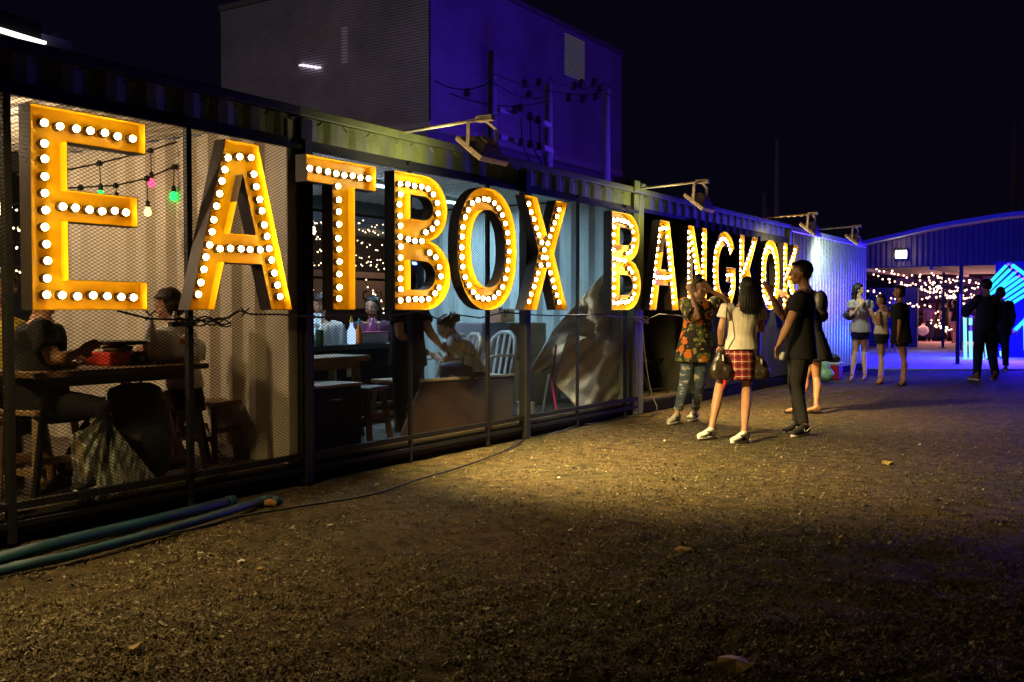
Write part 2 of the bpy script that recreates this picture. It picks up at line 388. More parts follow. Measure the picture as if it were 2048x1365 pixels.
def gT(W): return [[(0,H-.19),(0,H),(W,H),(W,H-.19),(.51,H-.19),(.51,0),(.265,0),(.265,H-.19)]], [[(.07,H-.095),(W-.06,H-.095)],[(.36,H-.19),(.36,.08)]]
def gB(W):
    o = [(0,0),(0,H)]+arc(W-.34,H-.265,.30,.265,90,-78,14)+arc(W-.34,.285,.34,.285,78,-90,14)
    h1 = [(.2,H-.17),(.2,H-.36)]+arc(W-.36,H-.265,.12,.095,-90,90,8)
    h2 = [(.2,.395),(.2,.165)]+arc(W-.36,.28,.15,.115,-90,90,8)
    return [o, h1, h2], [[(.1,H-.09),(.1,.08)],[(.2,H-.085),(W-.34,H-.085)]+arc(W-.34,H-.27,.205,.185,80,-80,10),[(.2,.56),(W-.36,.56)],arc(W-.34,.285,.245,.2,70,-90,12)+[(.2,.085)]]
def gO(W): return [arc(W/2,H/2,W/2,H/2,180,-176,44,2.25), arc(W/2,H/2,W/2-.205,H/2-.2,180,-172,34,2.2)], [arc(W/2,H/2,W/2-.1,H/2-.1,180,-180,60,2.2)]
def gX(W): return [[(0,H),(.24,H),(.43,.74),(W-.24,H),(W,H),(W-.27,.56),(W,0),(W-.24,0),(.43,.40),(.24,0),(0,0),(.27,.56)]], [[(.13,H-.08),(.42,.58),(W-.13,.08)],[(W-.13,H-.08),(.42,.56),(.13,.08)]]
def gN(W): return [[(0,0),(0,H),(.2,H),(W-.17,.42),(W-.17,H),(W,H),(W,0),(W-.19,0),(.17,.70),(.17,0)]], [[(.09,H-.08),(.09,.08)],[(.17,H-.14),(W-.16,.16)],[(W-.085,H-.08),(W-.085,.08)]]
def gG(W):
    o = arc(W/2,H/2,W/2,H/2,35,325,34,2.2)+[(W-.02,.30),(W-.02,.60),(.5,.60),(.5,.39),(W-.22,.39),(W-.22,.27)]+arc(W/2,H/2,W/2-.205,H/2-.2,322,38,28,2.2)
    return [o], [arc(W/2,H/2,W/2-.1,H/2-.1,42,318,40,2.2),[(.55,.495),(W-.1,.495),(W-.1,.26)]]
def gK(W): return [[(0,0),(0,H),(.19,H),(.19,.66),(W-.24,H),(W,H),(.43,.60),(W,0),(W-.24,0),(.29,.43),(.19,.32),(.19,0)]], [[(.09,H-.08),(.09,.08)],[(W-.12,H-.08),(.22,.55)],[(.36,.46),(W-.12,.08)]]
def offset(loop, d, hole):
    n = len(loop); out = []; ar = sum(loop[i][0]*loop[(i+1) % n][1]-loop[(i+1) % n][0]*loop[i][1] for i in range(n))
    sg = (1 if ar > 0 else -1)*(-1 if hole else 1)
    for i in range(n):
        p0 = np.array(loop[i-1]); p = np.array(loop[i]); p1 = np.array(loop[(i+1) % n])
        a = nrm(np.append(p-p0, 0))[:2]; b_ = nrm(np.append(p1-p, 0))[:2]
        na_ = np.array([-a[1], a[0]])*sg; nb = np.array([-b_[1], b_[0]])*sg; m_ = na_+nb; q = np.dot(m_, m_)
        m_ = m_/q*2 if q > .3 else na_
        out.append(tuple(p+m_*d))
    return out
def icos(r, sub=2):
    bm = bmesh.new(); bmesh.ops.create_icosphere(bm, subdivisions=sub, radius=r); me = bpy.data.meshes.new('bulb'); bm.to_mesh(me); bm.free()
    me.polygons.foreach_set('use_smooth', [True]*len(me.polygons)); return me
bulb_mes = []
for B_ in (BULB, BULB, BULB, BULB2, BULB3): q_ = icos(.0198); q_.materials.append(B_); bulb_mes.append(q_)
s_ = MB(); s_.tube([(0,0,0),(.012,0,0),(.034,0,0)], [.0255,.025,.023], 12); sock_me = s_.mesh('socket'); sock_me.materials.append(SOCK)
sock_me.polygons.foreach_set('use_smooth', [True]*len(sock_me.polygons))
LET = [('E',3.08,.72,gE,'big letter E, first and largest looking, beside the leftmost fence post'),('A',4.1,.88,gA,'big letter A in the first word, right after the E'),
 ('T',5.12,.75,gT,'big letter T before the black corner post, between A and B'),('B',6.09,.74,gB,'big letter B between the T and the O of the first word'),
 ('O',6.93,.95,gO,'big oval letter O of the first word, between B and X'),('X',8.01,.84,gX,'letter X that ends the first word, beside the thick black post'),
 ('B',9.84,.75,gB,'letter B that starts the second word, hanging over the white tarpaulin'),('A',10.83,.88,gA,'letter A of the second word, on the olive container corner'),
 ('N',11.99,.66,gN,'letter N above the head of the woman in the floral shirt'),('G',12.88,.9,gG,'letter G left of the long haired woman, between N and K'),
 ('K',13.93,.79,gK,'letter K just above the head of the long haired woman'),('O',14.9,.89,gO,'narrow looking letter O by the raised phone of the man in black'),
 ('K',16.0,.8,gK,'last letter K, half hidden behind the head of the man in black')]
nb_ = 0
for ch, y0, W, g, lab in LET:
    t = thing('marquee_letter', 'yellow light bulb '+lab, 'sign letter', (0, y0, LZ), 'glowing marquee letters spelling the sign')
    loops, paths = g(W)
    mo = MB(); mi = MB(); mp = MB(); fr = MB()
    for li, lp in enumerate(loops):
        n = len(lp); inn = offset(lp, .005, li > 0)
        lift = .0
        for a, mbx, x0, x1 in ((lp, mo, LXB, LXF), (inn, mi, LXP-.002, LXF)):
            vs = [(x0, p[0], p[1]) for p in a]+[(x1, p[0], p[1]) for p in a]
            mbx.add(vs, [(i, (i+1) % n, n+(i+1) % n, n+i) for i in range(n)])
        mi.add([(LXF, p[0], p[1]) for p in lp]+[(LXF, p[0], p[1]) for p in inn], [(i, (i+1) % n, n+(i+1) % n, n+i) for i in range(n)])
    ptsl = [[Vector((p[0], p[1], 0)) for p in lp] for lp in loops]
    tri = geometry.tessellate_polygon(ptsl); flat = [p for lp in loops for p in lp]
    mp.add([(LXP, p[0], p[1]) for p in flat], tri); fr.add([(LXB+.001, p[0], p[1]) for p in flat], tri)
    mo.build('side_wall', DKS, t); mi.build('inner_wall', YEL, t); mp.build('face_panel', YEL, t); fr.build('back_panel', DKS, t)
    pts = []
    for pth in paths:
        P = [np.array(p) for p in pth]; L = [0]
        for a, b_ in zip(P, P[1:]): L.append(L[-1]+np.linalg.norm(b_-a))
        k = max(1, round(L[-1]/.0875))
        for q in range(k+1):
            s = L[-1]*q/k; i = max(0, min(len(L)-2, np.searchsorted(L, s)-1)); f_ = (s-L[i])/max(1e-9, L[i+1]-L[i])
            p = P[i]+(P[i+1]-P[i])*f_
            if all(np.linalg.norm(p-o_) > .058 for o_ in pts): pts.append(p)
    for p in pts:
        p = p+rng.normal(size=2)*.0035
        so = bpy.data.objects.new('socket', sock_me); bu = bpy.data.objects.new('bulb', bulb_mes[int(rng.integers(5))])
        COL.objects.link(bu); COL.objects.link(so); bu.parent = t; so.parent = bu
        bu.location = (LXP+.037+rng.normal()*.002, p[0], p[1]); so.location = (-.037, 0, 0); nb_ += 1
print('bulbs', nb_)
# ================================================================== FLOODLIGHTS
FLG = emit('floodlight_glass', (1, .86, .5), 6)
ALU = mat('cast_aluminium', (.42,.36,.28), .5, .2, .15)
ARMW = mat('weathered_arm_paint', (.70,.62,.48), .6, .1, .25, 12)
flab = ['black floodlight above the first bay beyond the left edge', 'nearest floodlight on an arm, in front of the tall building', 'floodlight on an arm above the N and G', 'floodlight on a red and white taped arm above the last K', 'small floodlight on an arm above the blue lit container']
for i, (Y, pw, colr) in enumerate(FLOODS):
    if i in (0,): continue
    t = thing('floodlight', flab[i], 'floodlight', (0, Y, 2.7), 'floodlights reaching out from the container roofs')
    ext = .78
    m = MB(); m.tube([(-.35,0,-.02),(.2,0,0),(ext,0,.02)], .0135, 8); m.build('arm', RUST if i == 3 else ARMW, t)
    if i == 3:
        for k in range(7): mm_ = MB(); mm_.tube([(.1+k*.1,0,.001),(.145+k*.1,0,.003)], .015, 8); mm_.build('tape_band', WHITEP, t)
    m = MB(); m.box(ext-.05, ext+.10, -.03, .03, .0, .045); m.build('bracket', ARMW, t, bevel=.004)
    a = radians(38)      # face turned down and back to the wall
    M = Matrix.Translation((ext-.02, .02, -.22)) @ Matrix.Rotation(a, 4, 'Y')
    m = MB(); m.box(-.145,.145,-.19,.19,-.022,.022); xf(m, M); m.build('lamp_frame', ARMW, t, bevel=.006)
    m = MB()
    vs = [(-.12,-.16,.022),(.12,-.16,.022),(.12,.16,.022),(-.12,.16,.022),(-.06,-.10,.085),(.06,-.10,.085),(.06,.10,.085),(-.06,.10,.085)]
    m.add(vs, [(0,3,2,1),(4,5,6,7),(0,1,5,4),(1,2,6,5),(2,3,7,6),(3,0,4,7)]); xf(m, M); m.build('housing', ALU, t, bevel=.006)
    for k in range(5):
        m = MB(); m.box(-.05,.05,-.08+k*.04-.004,-.08+k*.04+.004,.085,.105); xf(m, M); m.build('fin', ALU, t)
    m = MB(); m.box(-.125,.125,-.17,.17,-.0245,-.0225); xf(m, M); m.build('glass', FLG, t)
    for sgn in (-1, 1):
        m = MB(); p = M @ Vector((0, sgn*.195, .0)); m.bar((ext, sgn*.02, .02), (ext, sgn*.19, -.03), .03, .008); m.bar((ext, sgn*.19, -.03), p, .03, .008, up=(0,1,0)); m.build('yoke', ARMW, t)
    src = (ext-.08, Y, 2.7-.30)
    d = lamp('floodlight_beam', 'SPOT', src, pw, colr, aim=((ext+.75, Y+1.2, 0) if i in (1,2) else (-.1, Y+(1.0 if i == 4 else .35), 1.3)), spot_size=radians(104 if i in (1,2) else 150), spot_blend=1, shadow_soft_size=.07)
for Y_ in (FLOODS[1][0], FLOODS[2][0]): lamp('floodlight_spill', 'SPOT', (.62, Y_, 2.38), 26, (1,.95,.5), aim=(-.05, Y_-.1, 2.62), spot_size=radians(130), spot_blend=1, shadow_soft_size=.07)
lamp('floodlight_spill', 'SPOT', (.62, FLOODS[2][0], 2.36), 420, (1,.96,.72), aim=(-.3, 9.5, .8), spot_size=radians(48), spot_blend=1, shadow_soft_size=.07)
# lamp #0 lies off frame to the left, on the roof edge with its bright lower rim in view
t = thing('roof_light', 'long dark light fitting with a bright lower rim on the roof edge, top left corner', 'light fitting', wallp(0, 95, -.05))
a = np.array(wallp(-40, 55, -.05)); b_ = np.array(wallp(96, 96, -.05)); o0 = np.array(t.location)
m = MB(); m.bar(a-o0+(0,0,.012), b_-o0+(0,0,.012), .05, .014); m.build('tube', emit('pale_tube', (1,.93,.85), 2.2), t)
m = MB(); m.bar(a-o0+(-.05,-.1,.08), b_-o0+(-.05,-.02,.06), .12, .10); m.build('housing', BLACK, t)
p = [np.array(wallp(*q, -.12))-o0 for q in ((84,70),(153,88),(153,112),(96,94))]
m = MB(); m.add([p_ for p_ in p]+[p_+np.array([-.03,0,0]) for p_ in p], [(0,3,2,1),(4,5,6,7),(0,1,5,4),(1,2,6,5),(2,3,7,6),(3,0,4,7)]); m.build('end_plate', mat('lilac_plate', (.5,.42,.72), .5), t)
m = MB(); m.bar(np.array(wallp(112, 76, -.12))-o0, np.array(wallp(154, 69, -.12))-o0, .012); m.build('bracket_arm', GREY, t)
t = thing('floodlight', 'flat floodlight over the first bay just past the left edge', 'floodlight', (.78, FLOODS[0][0], 2.42))
m = MB(); m.box(-.14,.14,-.18,.18,-.02,.02); m.build('lamp_frame', ARMW, t); m = MB(); m.box(-.82,.0,-.02,.02,.02,.05); m.build('arm', ARMW, t)
m = MB(); m.box(-.12,.12,-.16,.16,-.024,-.021); m.build('glass', FLG, t)
lamp('floodlight_beam', 'SPOT', (.72, FLOODS[0][0], 2.36), FLOODS[0][1], FLOODS[0][2], aim=(.45, FLOODS[0][0]+.3, 1.2), spot_size=radians(150), spot_blend=.9, shadow_soft_size=.07)
# ================================================================== BACKGROUND BUILDING
bd = depthp(860, 620, 34.3); bx, by = bd[0], bd[1]
bz0 = 0; bz1 = 13.1; wL = 10.3; dL = 14.7
t = thing('clad_building', 'tall box of pale ribbed metal cladding, one side grey and the other violet', 'building', (bx, by, 0))
CLAD = mat('ribbed_cladding', (.34,.32,.35), .5, .1, .3, .35, .05, 20)
def siding(L, z0, z1, pitch=.10, dep=.016):
    m = MB(); n = int((z1-z0)/pitch); vs = []
    for k in range(n+1):
        z = z0+k*pitch
        for zz, d in ((z, 0), (z+pitch*.62, dep)): vs += [(0, d, zz), (L, d, zz)]
    q = len(vs)//2; m.add(vs, [(2*i, 2*i+1, 2*i+3, 2*i+2) for i in range(q-1)]); return m
m = siding(wL, 7.7, bz1); xf(m, Matrix.Translation((-wL, -.04, 0))); m.build('front_wall', CLAD, t)
m = siding(dL, 7.7, bz1); xf(m, Matrix.Translation((.04, 0, 0)) @ Matrix.Rotation(pi/2, 4, 'Z') @ Matrix.Scale(-1, 4, (0,1,0))); m.build('side_wall', CLAD, t)
m = MB(); m.box(-wL, 0, 0, dL, 7.6, bz1-.05); m.build('core', CLAD, t)
m = MB(); m.box(-wL-.08, .1, -.1, dL+.08, bz1, bz1+.18); m.build('roof_edge', GREY, t)
m = MB(); m.box(-wL, -.35, .35, dL, 0, 7.6); m.build('lower_wall', mat('rendered_lower_wall', (.22,.2,.22), .8), t)
m = MB(); m.box(-wL, .12, -.12, dL, 7.45, 7.7); m.build('ledge', mat('pale_ledge', (.4,.38,.38), .7), t)
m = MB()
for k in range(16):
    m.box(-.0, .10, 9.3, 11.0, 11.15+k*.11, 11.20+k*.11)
m.build('siding_reflection', emit('reflection_glow', (.75,.7,1), .05), t)  # lamp reflection on the siding, put in as faintly glowing strips
m = MB()
for k in range(5): m.box(-6.0+k*.2, -5.75+k*.2, -.12, -.045, 10.35-k*.05, 10.39-k*.05)
m.build('cladding_reflection', emit('bright_reflection_glow', (.9,.8,1), 1.6), t)  # slanted lamp reflection on the cladding, drawn as glowing slats
m = MB()
for k in range(12): m.box(-3.9, -3.65, -.10, -.045, 10.2+k*.11, 10.225+k*.11)
m.build('cladding_reflection', emit('dim_reflection_glow', (.6,.5,.55), .12), t)  # fainter reflection on the same face, also put in as emission
# ================================================================== POLES, WIRES, TRANSFORMERS
CONC = mat('concrete_pole', (.42,.39,.42), .8, 0, .15, 6)
def pole(px, ytop, dep, w0, w1, lab, ybase=None):
    p = depthp(px, 620, dep); top = depthp(px, ytop, dep)[2]
    m = MB(); m.tube([(0,0,0),(0,0,top*.5),(0,0,top)], [w1/2,(w0+w1)/4,w0/2], 8)
    t = thing('utility_pole', lab, 'pole', (p[0], p[1], 0), 'concrete utility poles'); m.build('shaft', CONC, t, smooth=True); return t, top
pdat = [(985, 108, 29, .24, .34, 'tallest utility pole against the violet building wall'), (1097, 172, 31, .24, .34, 'middle utility pole carrying the hanging fuse line'), (1212, 182, 33, .24, .34, 'utility pole nearest the right edge of the violet building'),
        (1552, 283, 46, .22, .34, 'thin faint utility pole against the black sky above the K'), (1528, 388, 44, .2, .26, 'short faint pole just left of the thin sky pole')]
pl = [pole(*d) for d in pdat]
tR = pole(2024, 236, 42, .28, .40, 'tall blue lit pole by the right edge, in front of the curved roof')
INS = mat('dark_porcelain', (.05,.03,.04), .35)
wire = thing('power_line', 'sagging power cables with dark insulators crossing between the poles', 'power line', depthp(985, 150, 29))
o0 = np.array(wire.location)
def cable(p, q, sag, r=.012, n=14):
    m = MB(); p = np.array(p); q = np.array(q)
    m.tube([p+(q-p)*s-np.array([0,0,sag*4*s*(1-s)])-o0 for s in np.linspace(0,1,n)], r, 5); m.build('cable', BLACK, wire)
D0, D1, D2 = 28.6, 30.6, 32.6
for a, b_ in (((870,165,D0),(985,165,D0)), ((985,165,D0),(1097,195,D1)), ((1097,160,D1),(1212,168,D2)), ((900,190,D0),(1097,205,D1)), ((985,150,D0),(1212,190,D2)), ((1212,190,D2),(1552,320,46)), ((1212,175,D2),(1552,300,46))):
    cable(depthp(*a), depthp(*b_), .25, .018)
def insulator(px, py, d, s=.13, k=0):
    m = MB(); c = depthp(px, py, d)-o0
    m.lathe(c-(0,0,s), [(s*.25,0),(s,.25*s),(s*.3,.5*s),(s*1.05,.8*s),(s*.3,1.1*s),(s*.9,1.45*s),(s*.3,1.8*s),(.02,2*s)], 10); m.build('insulator', INS, wire, smooth=True)
for px, py in ((935,188),(1050,170),(1058,192),(1078,168),(1150,175),(1162,170),(1188,168),(1138,198),(1166,200),(1192,196),(1042,218),(1060,235),(1076,242),(1042,286),(1060,290),(1078,294),(1200,182),(1030,222)): insulator(px, py, 29.9)
for x0, y0, x1, y1 in ((998,222,1032,234),(1086,248,1100,254),(1000,276,1034,286),(1086,296,1104,305)):
    m = MB(); m.bar(depthp(x0,y0,29.6)-o0, depthp(x1,y1,30.6)-o0, .10, .14); m.build('crossarm', CONC, wire)
for x, x2 in ((1042,1066),(1060,1086),(1078,1094)):
    m = MB(); m.tube([depthp(x,240,30)-o0, depthp(x+2,290,30)-o0, depthp(x2,335,30)-o0, depthp(x2+4,360,30)-o0], .018, 5); m.build('dropper', BLACK, wire)
# ================================================================== WAREHOUSE with curved roof on the right
WY = 33.0
t = thing('market_hall', 'curved roof market hall with a ribbed purple gable, full of string lights', 'building', (0, WY, 0))
RIB = mat('ribbed_gable', (.11,.05,.055), .6, .2, .15)
rp_ = [perpp(a, b_, WY) for a, b_ in ((1700,500),(1740,489),(1800,476),(1850,464),(1900,454),(1950,446),(2000,438),(2048,433),(2120,430),(2300,440))]
def roofz(x): return float(np.interp(x, [p[0] for p in rp_], [p[2] for p in rp_]))-.04
m = MB(); xs = np.arange(-4.6, 14, .16); vs = []
for i, x in enumerate(xs):
    d = -.05 if i % 2 else 0
    zt = roofz(x)
    vs += [(x, d, 2.62), (x+.05, d, zt), (x+.09, d, 2.62), (x+.14, d, zt)]
m = MB(); prof = []
for x in xs: prof += [(x,0),(x+.06,0),(x+.08,-.05),(x+.14,-.05)]
vs = [(a, d, 2.62) for a, d in prof]+[(a, d, roofz(a)) for a, d in prof]; n = len(prof)
m.add(vs, [(i, i+1, n+i+1, n+i) for i in range(n-1)]); m.build('gable', RIB, t)
m = MB(); vs = []; xs2 = np.linspace(-4.9, 14.2, 50)
for yy in (-.5, 16):
    for x in xs2: vs.append((x, yy, roofz(x)+.04))
for yy in (-.5, 16):
    for x in xs2: vs.append((x, yy, roofz(x)+.16))
n = 50; f_ = [(i, i+1, n+i+1, n+i) for i in range(n-1)]+[(2*n+i+1, 2*n+i, 3*n+i, 3*n+i+1) for i in range(n-1)]+[(i+1, i, 2*n+i, 2*n+i+1) for i in range(n-1)]
m.add(vs, f_); m.build('roof', mat('dull_roof_sheet', (.24,.16,.17), .7), t)
m = MB(); m.box(-4.8, 14, .1, 16, 2.60, 2.66); m.build('ceiling', mat('dark_hall_ceiling', (.05,.035,.04), .7), t)
m = MB(); m.box(-5, 14, 15.9, 16, 0, 2.6); m.build('back_wall', mat('hall_back_wall', (.12,.07,.08), .7), t)
for x in (-4.4, .35, 5.1, 9.8):
    m = MB(); m.box(x-.05, x+.05, .0, .1, 0, 2.62); m.build('column', STEEL, t)
m = MB()
for k in range(9): m.box(-4.6+k*2, -4.5+k*2, .3, 15.8, 2.5, 2.6)
m.build('rafter', mat('rafter', (.16,.10,.12), .6), t)
m = MB(); m.box(-5, 14, -2.2, 18, -.02, .02); m.build('slab', mat('hall_floor', (.30,.2,.22), .8), t)
c0 = perpp(1800, 509, WY-.25)-np.array([0, WY, 0])
f1 = thing('wall_floodlight', 'glaring white green floodlight on the curved roof gable', 'floodlight', c0+np.array([0,WY,0]))
m = MB(); m.box(-.15,.15,-.04,.04,-.11,.11); m.build('glass', emit('glaring_lamp', (.85,1,.65), 40), f1); m = MB(); m.box(-.18,.18,.041,.16,-.14,.14); m.build('housing', GREY, f1, bevel=.02)
lamp('floodlight_beam', 'AREA', c0+np.array([0,WY-.1,0]), 10, (.85,.9,.7), aim=(c0[0], WY-8, 0), size=.3)
# shelves, screen, partitions in the hall
t2 = thing('display_shelf', 'wide lit display shelf at the back of the market hall', 'shelf', perpp(1880, 620, WY+11)*np.array([1,1,0])); t2.scale = (1.35, 1, 1.12)
PINKW = mat('warm_wall', (.5,.36,.3), .7)
for r in range(3):
    for k in range(5):
        m = MB(); m.box(-1.3+k*.62, -.75+k*.62, 0, .3, 1.0+r*.5, 1.38+r*.5); m.build('pigeonhole', PINKW, t2)
m = MB(); m.box(-1.4, 1.9, .31, .36, .1, 2.55); m.build('back_panel', mat('shelf_back', (.35,.2,.16), .7), t2)
m = MB(); m.box(-1.4, 1.9, -.4, .3, .85, .9); m.build('counter_top', WHITEP, t2)
t2 = thing('screen', 'black screen standing in a pale frame among the string lights', 'screen', perpp(1918, 605, WY+10.4))
m = MB(); m.box(-.42,.42,0,.06,-.24,.24); m.build('panel', BLACK, t2); m = MB(); m.box(-.55,-.42,0,.08,-.34,.3); m.box(.42,.55,0,.08,-.34,.3); m.box(-.42,.42,0,.08,-.34,-.24); m.build('frame', WHITEP, t2)
m = MB(); m.box(-.03,.03,.02,.05,-1.5,-.34); m.build('stand', STEEL, t2)
t2 = thing('stall_partition', 'dark stall partition inside the market hall behind the three women', 'partition', perpp(1800, 620, WY+2)*np.array([1,1,0]))
m = MB(); m.box(-1.0,.55,0,.1,.02,2.0); m.build('panel', mat('dark_partition', (.03,.03,.05), .6), t2)
# fairy lights in the hall
cone_me = icos(.031, 1)
FAIRY = emit('warm_fairy_bulb', (1,.58,.42), 6)
cone_me.materials.append(FAIRY); cone_me.name = 'bulb'
ORD = ['topmost','second','third','fourth','fifth','sixth','seventh','eighth','ninth','tenth','eleventh','lowest']
def fairy(name, p, q, sag, n, me, lab, grp, jit=.05):
    t = thing(name, lab, 'string lights', p, grp); p = np.array(p); q = np.array(q)
    f = lambda s: (q-p)*s-np.array([0,0,sag*4*s*(1-s)])
    m = MB(); m.tube([f(s) for s in np.linspace(0,1,12)], .006, 4); m.build('wire', BLACK, t)
    for k in range(n):
        s = (k+.5+rng.uniform(-.3,.3))/n; o = bpy.data.objects.new('bulb', me); COL.objects.link(o); o.parent = t
        o.location = f(s)+rng.normal(size=3)*jit-np.array([0,0,.04])
rows = [(1738,530,1900,560,1),(1735,575,1870,592,2),(1738,582,1860,610,.5),(1750,545,1900,585,3),(1800,560,1960,575,1.5),(1850,560,1960,598,2.5),(1840,575,1950,590,4),(1860,545,1962,560,3.5),(1870,565,1940,610,5),(1745,590,1830,576,6),(1870,620,1895,660,5.5),(1860,640,1905,655,6)]
for i, (x0,y0,x1,y1,d) in enumerate(rows):
    fairy('string_light', perpp(x0,y0,WY+d), perpp(x1,y1,WY+d+.5), .12, 22 if i < 10 else 12, cone_me, ORD[i]+' string of small warm bulbs counted down inside the curved roof hall', 'string lights in the market hall')
lamp('string_light_glow', 'AREA', (.2, WY+8, 2.4), 480, (1,.42,.36), aim=(1.2, WY+4, 0), size=5)
# thin free-standing posts in front of the hall
for px, yb_, yt, lab in ((1886,697,545,'slim dark post standing on the blue ground, left of the two'),(1916,731,588,'slim dark post next to the glowing upright tubes')):
    g = groundp(px, yb_); dep = FPX*EYE/(yb_-620); zt = EYE+(620-yt)/FPX*dep
    t = thing('thin_post', lab, 'post', g, 'slim posts in front of the hall'); m = MB(); m.tube([(0,0,0),(0,0,zt)], .045, 8); m.build('shaft', STEEL, t); m = MB(); m.lathe((0,0,0), [(.14,0),(.14,.02),(.05,.05)], 12); m.build('foot', STEEL, t)
# ================================================================== NEON SCULPTURE
NEO = emit('cyan_neon_tube', (.03,.60,1.0), 1.7); NEOW = emit('white_blue_tube', (.18,.62,1.0), 1.9)
g = groundp(1975, 722); NY = g[1]
t = thing('neon_sculpture', 'arrow shaped light sculpture of glowing cyan tubes on glowing upright legs', 'light sculpture', g)
def ntube(x0,y0,x1,y1,r=.040,m_=NEO,dy=0):
    a = perpp(x0,y0,NY+dy)-g; b_ = perpp(x1,y1,NY+dy)-g; m = MB(); m.tube([a,b_], r, 10); o = m.build('tube', m_, t, smooth=True)
    for p, q in ((a,b_),(b_,a)):
        d = nrm(p-q); m = MB(); m.tube([p, p+d*.07], r*.8, 8); m.build('end_cap', GREY, o)
for q in ((1978,566,2011,531),(1970.5,586,2018,539),(1979,590,2028,545),(1997,579,2033,554),(2004,586,2043,558),(2008,594,2052,564),(2010,604,2062,570),(2016,611,2072,576)): ntube(*q)
for q in ((2022,530,2092,580),(2100,590,2030,660)): ntube(*q, r=.045)
for q in ((1929,620,1932,727),(1941,662,1943,724),(1963,690,1965,720),(1972,680,1976,716),(2003,702,2004,712),(2014,690,2015,706),(1941,636,1941,650),(2050,640,2052,700)): ntube(*q, r=.04, m_=NEOW)
m = MB(); p = lambda x, y: perpp(x, y, NY+.12)-g
for a, b_ in (((1955,600),(2025,525)),((2025,525),(2100,585)),((2100,585),(2030,670)),((2030,670),(1955,600)),((1985,600),(1985,722)),((2050,650),(2050,715))): m.bar(p(*a), p(*b_), .05)
m.build('frame', STEEL, t)
lamp('neon_glow', 'POINT', g+np.array([.9,-.55,1.5]), 3600, (.03,.010,1), shadow_soft_size=.6)
lamp('neon_glow', 'POINT', g+np.array([-.35,.5,.6]), 1500, (.004,.016,1), shadow_soft_size=.4)
lamp('neon_glow', 'SPOT', g+np.array([.6,.1,3.4]), 1450, (.32,.05,.9), aim=(bx, by+5, 9.5), spot_size=radians(75), spot_blend=.6, shadow_soft_size=.6)  # added violet spot with no fixture, boosting neon colour on the building and poles

t = thing('added_backdrop', 'added blue glow hoarding behind the arrow shaped light sculpture', 'added_backdrop', (1.8, 28.6, 0))  # added surface that catches neon blue in place of glow in the air
for k in range(9): m = MB(); m.box(k*1.0+.005, k*1.0+.995, 0, .04, 0, 2.5); m.build('panel', mat('added_backdrop_surface', (.012,.012,.05), .9, spec=.05), t)  # panels of the added backdrop, there only to catch the neon blue
# added fill spot, no fixture, greying the near face of the tall building
lamp('facade_fill', 'SPOT', (bx-4, by-16, 3.2), 900, (1, .80, .84), aim=(bx-wL/2, by, 10.5), spot_size=radians(80), spot_blend=.8, shadow_soft_size=.3)

q_ = [groundp(1728,738,.03), groundp(2500,738,.03), groundp(2500,699.5,.03), groundp(1728,699.5,.03)]
m = MB(); m.add([tuple(p[:2])+(.03,) for p in q_]+[tuple(p[:2])+(-.06,) for p in q_], [(0,1,2,3),(0,4,5,1),(1,5,6,2),(2,6,7,3),(3,7,4,0)])
m.build('forecourt', mat('pale_concrete', (.46,.45,.44), .8, 0, .2, 1.5, .2, 30))['kind'] = 'structure'
# ================================================================== INSIDE THE BAYS
def P(px, py, X): return np.array(wallp(px, py, X))
def onfloor(px, X, z=FZ): return np.array([X, wy(px, X), z])
lamp('bay_lamp', 'POINT', (-1.5, 3.0, 2.45), 100, (1, .70, .42), shadow_soft_size=.08)
lamp('bay_lamp', 'POINT', (-2.3, 4.0, 2.2), 30, (1, .74, .5), shadow_soft_size=.1)
# tube lights on the ceiling of the bar bay
for (x, y, e, c_) in ((-1.7, 7.7, 40, (.45, .74, 1)), (-2.0, 9.7, 55, (.42, .78, .95))):
    t = thing('tube_light', 'cool white tube light on the bar bay ceiling, '+('nearer the letter B' if y < 9 else 'nearer the letter X'), 'tube light', (x, y, 2.55))
    m = MB(); m.tube([(0,-.5,0),(0,.5,0)], .014, 8); m.build('tube', emit('cool_tube', (.5,.85,1), 9), t)
    m = MB(); m.box(-.03,.03,-.54,.54,.015,.045); m.build('batten', WHITEP, t)
    lamp('tube_glow', 'AREA', (x, y, 2.52), e, c_, aim=(x, y, 0), shape='RECTANGLE', size=.06, size_y=1.0)
lamp('bar_glow', 'POINT', (-2.0, 6.9, 1.9), 22, (.85,.85,1), shadow_soft_size=.1)
def table(name, lab, x0, x1, y0, y1, z, top, legm, leg=.05, splay=0., th=.035, rail=True):
    t = thing(name, lab, 'table', ((x0+x1)/2, (y0+y1)/2, FZ)); cx, cy_ = (x1-x0)/2, (y1-y0)/2; h = z-FZ
    n = max(1, int((x1-x0)/.15))
    for k in range(n):
        m = MB(); m.box(-cx+k*2*cx/n+.002, -cx+(k+1)*2*cx/n-.002, -cy_, cy_, h-th, h); m.build('plank', top, t, bevel=.004)
    for i in (-1,1):
        for j in (-1,1):
            m = MB(); m.bar((i*(cx-.06+splay*.3), j*(cy_-.08+splay), 0), (i*(cx-.08), j*(cy_-.12), h-th), leg); m.build('leg', legm, t)
    if rail:
        for i in (-1,1): m = MB(); m.box(i*(cx-.08)-.015, i*(cx-.08)+.015, -cy_+.1, cy_-.1, h-th-.06, h-th-.002); m.build('apron', legm, t)
    return t
table('dining_table', 'long dark topped dining table behind the letter E with a red stove on it', -1.0, -.16, wy(70,-.16), wy(418,-.16), .895, WOOD, STEEL, .03, .08)
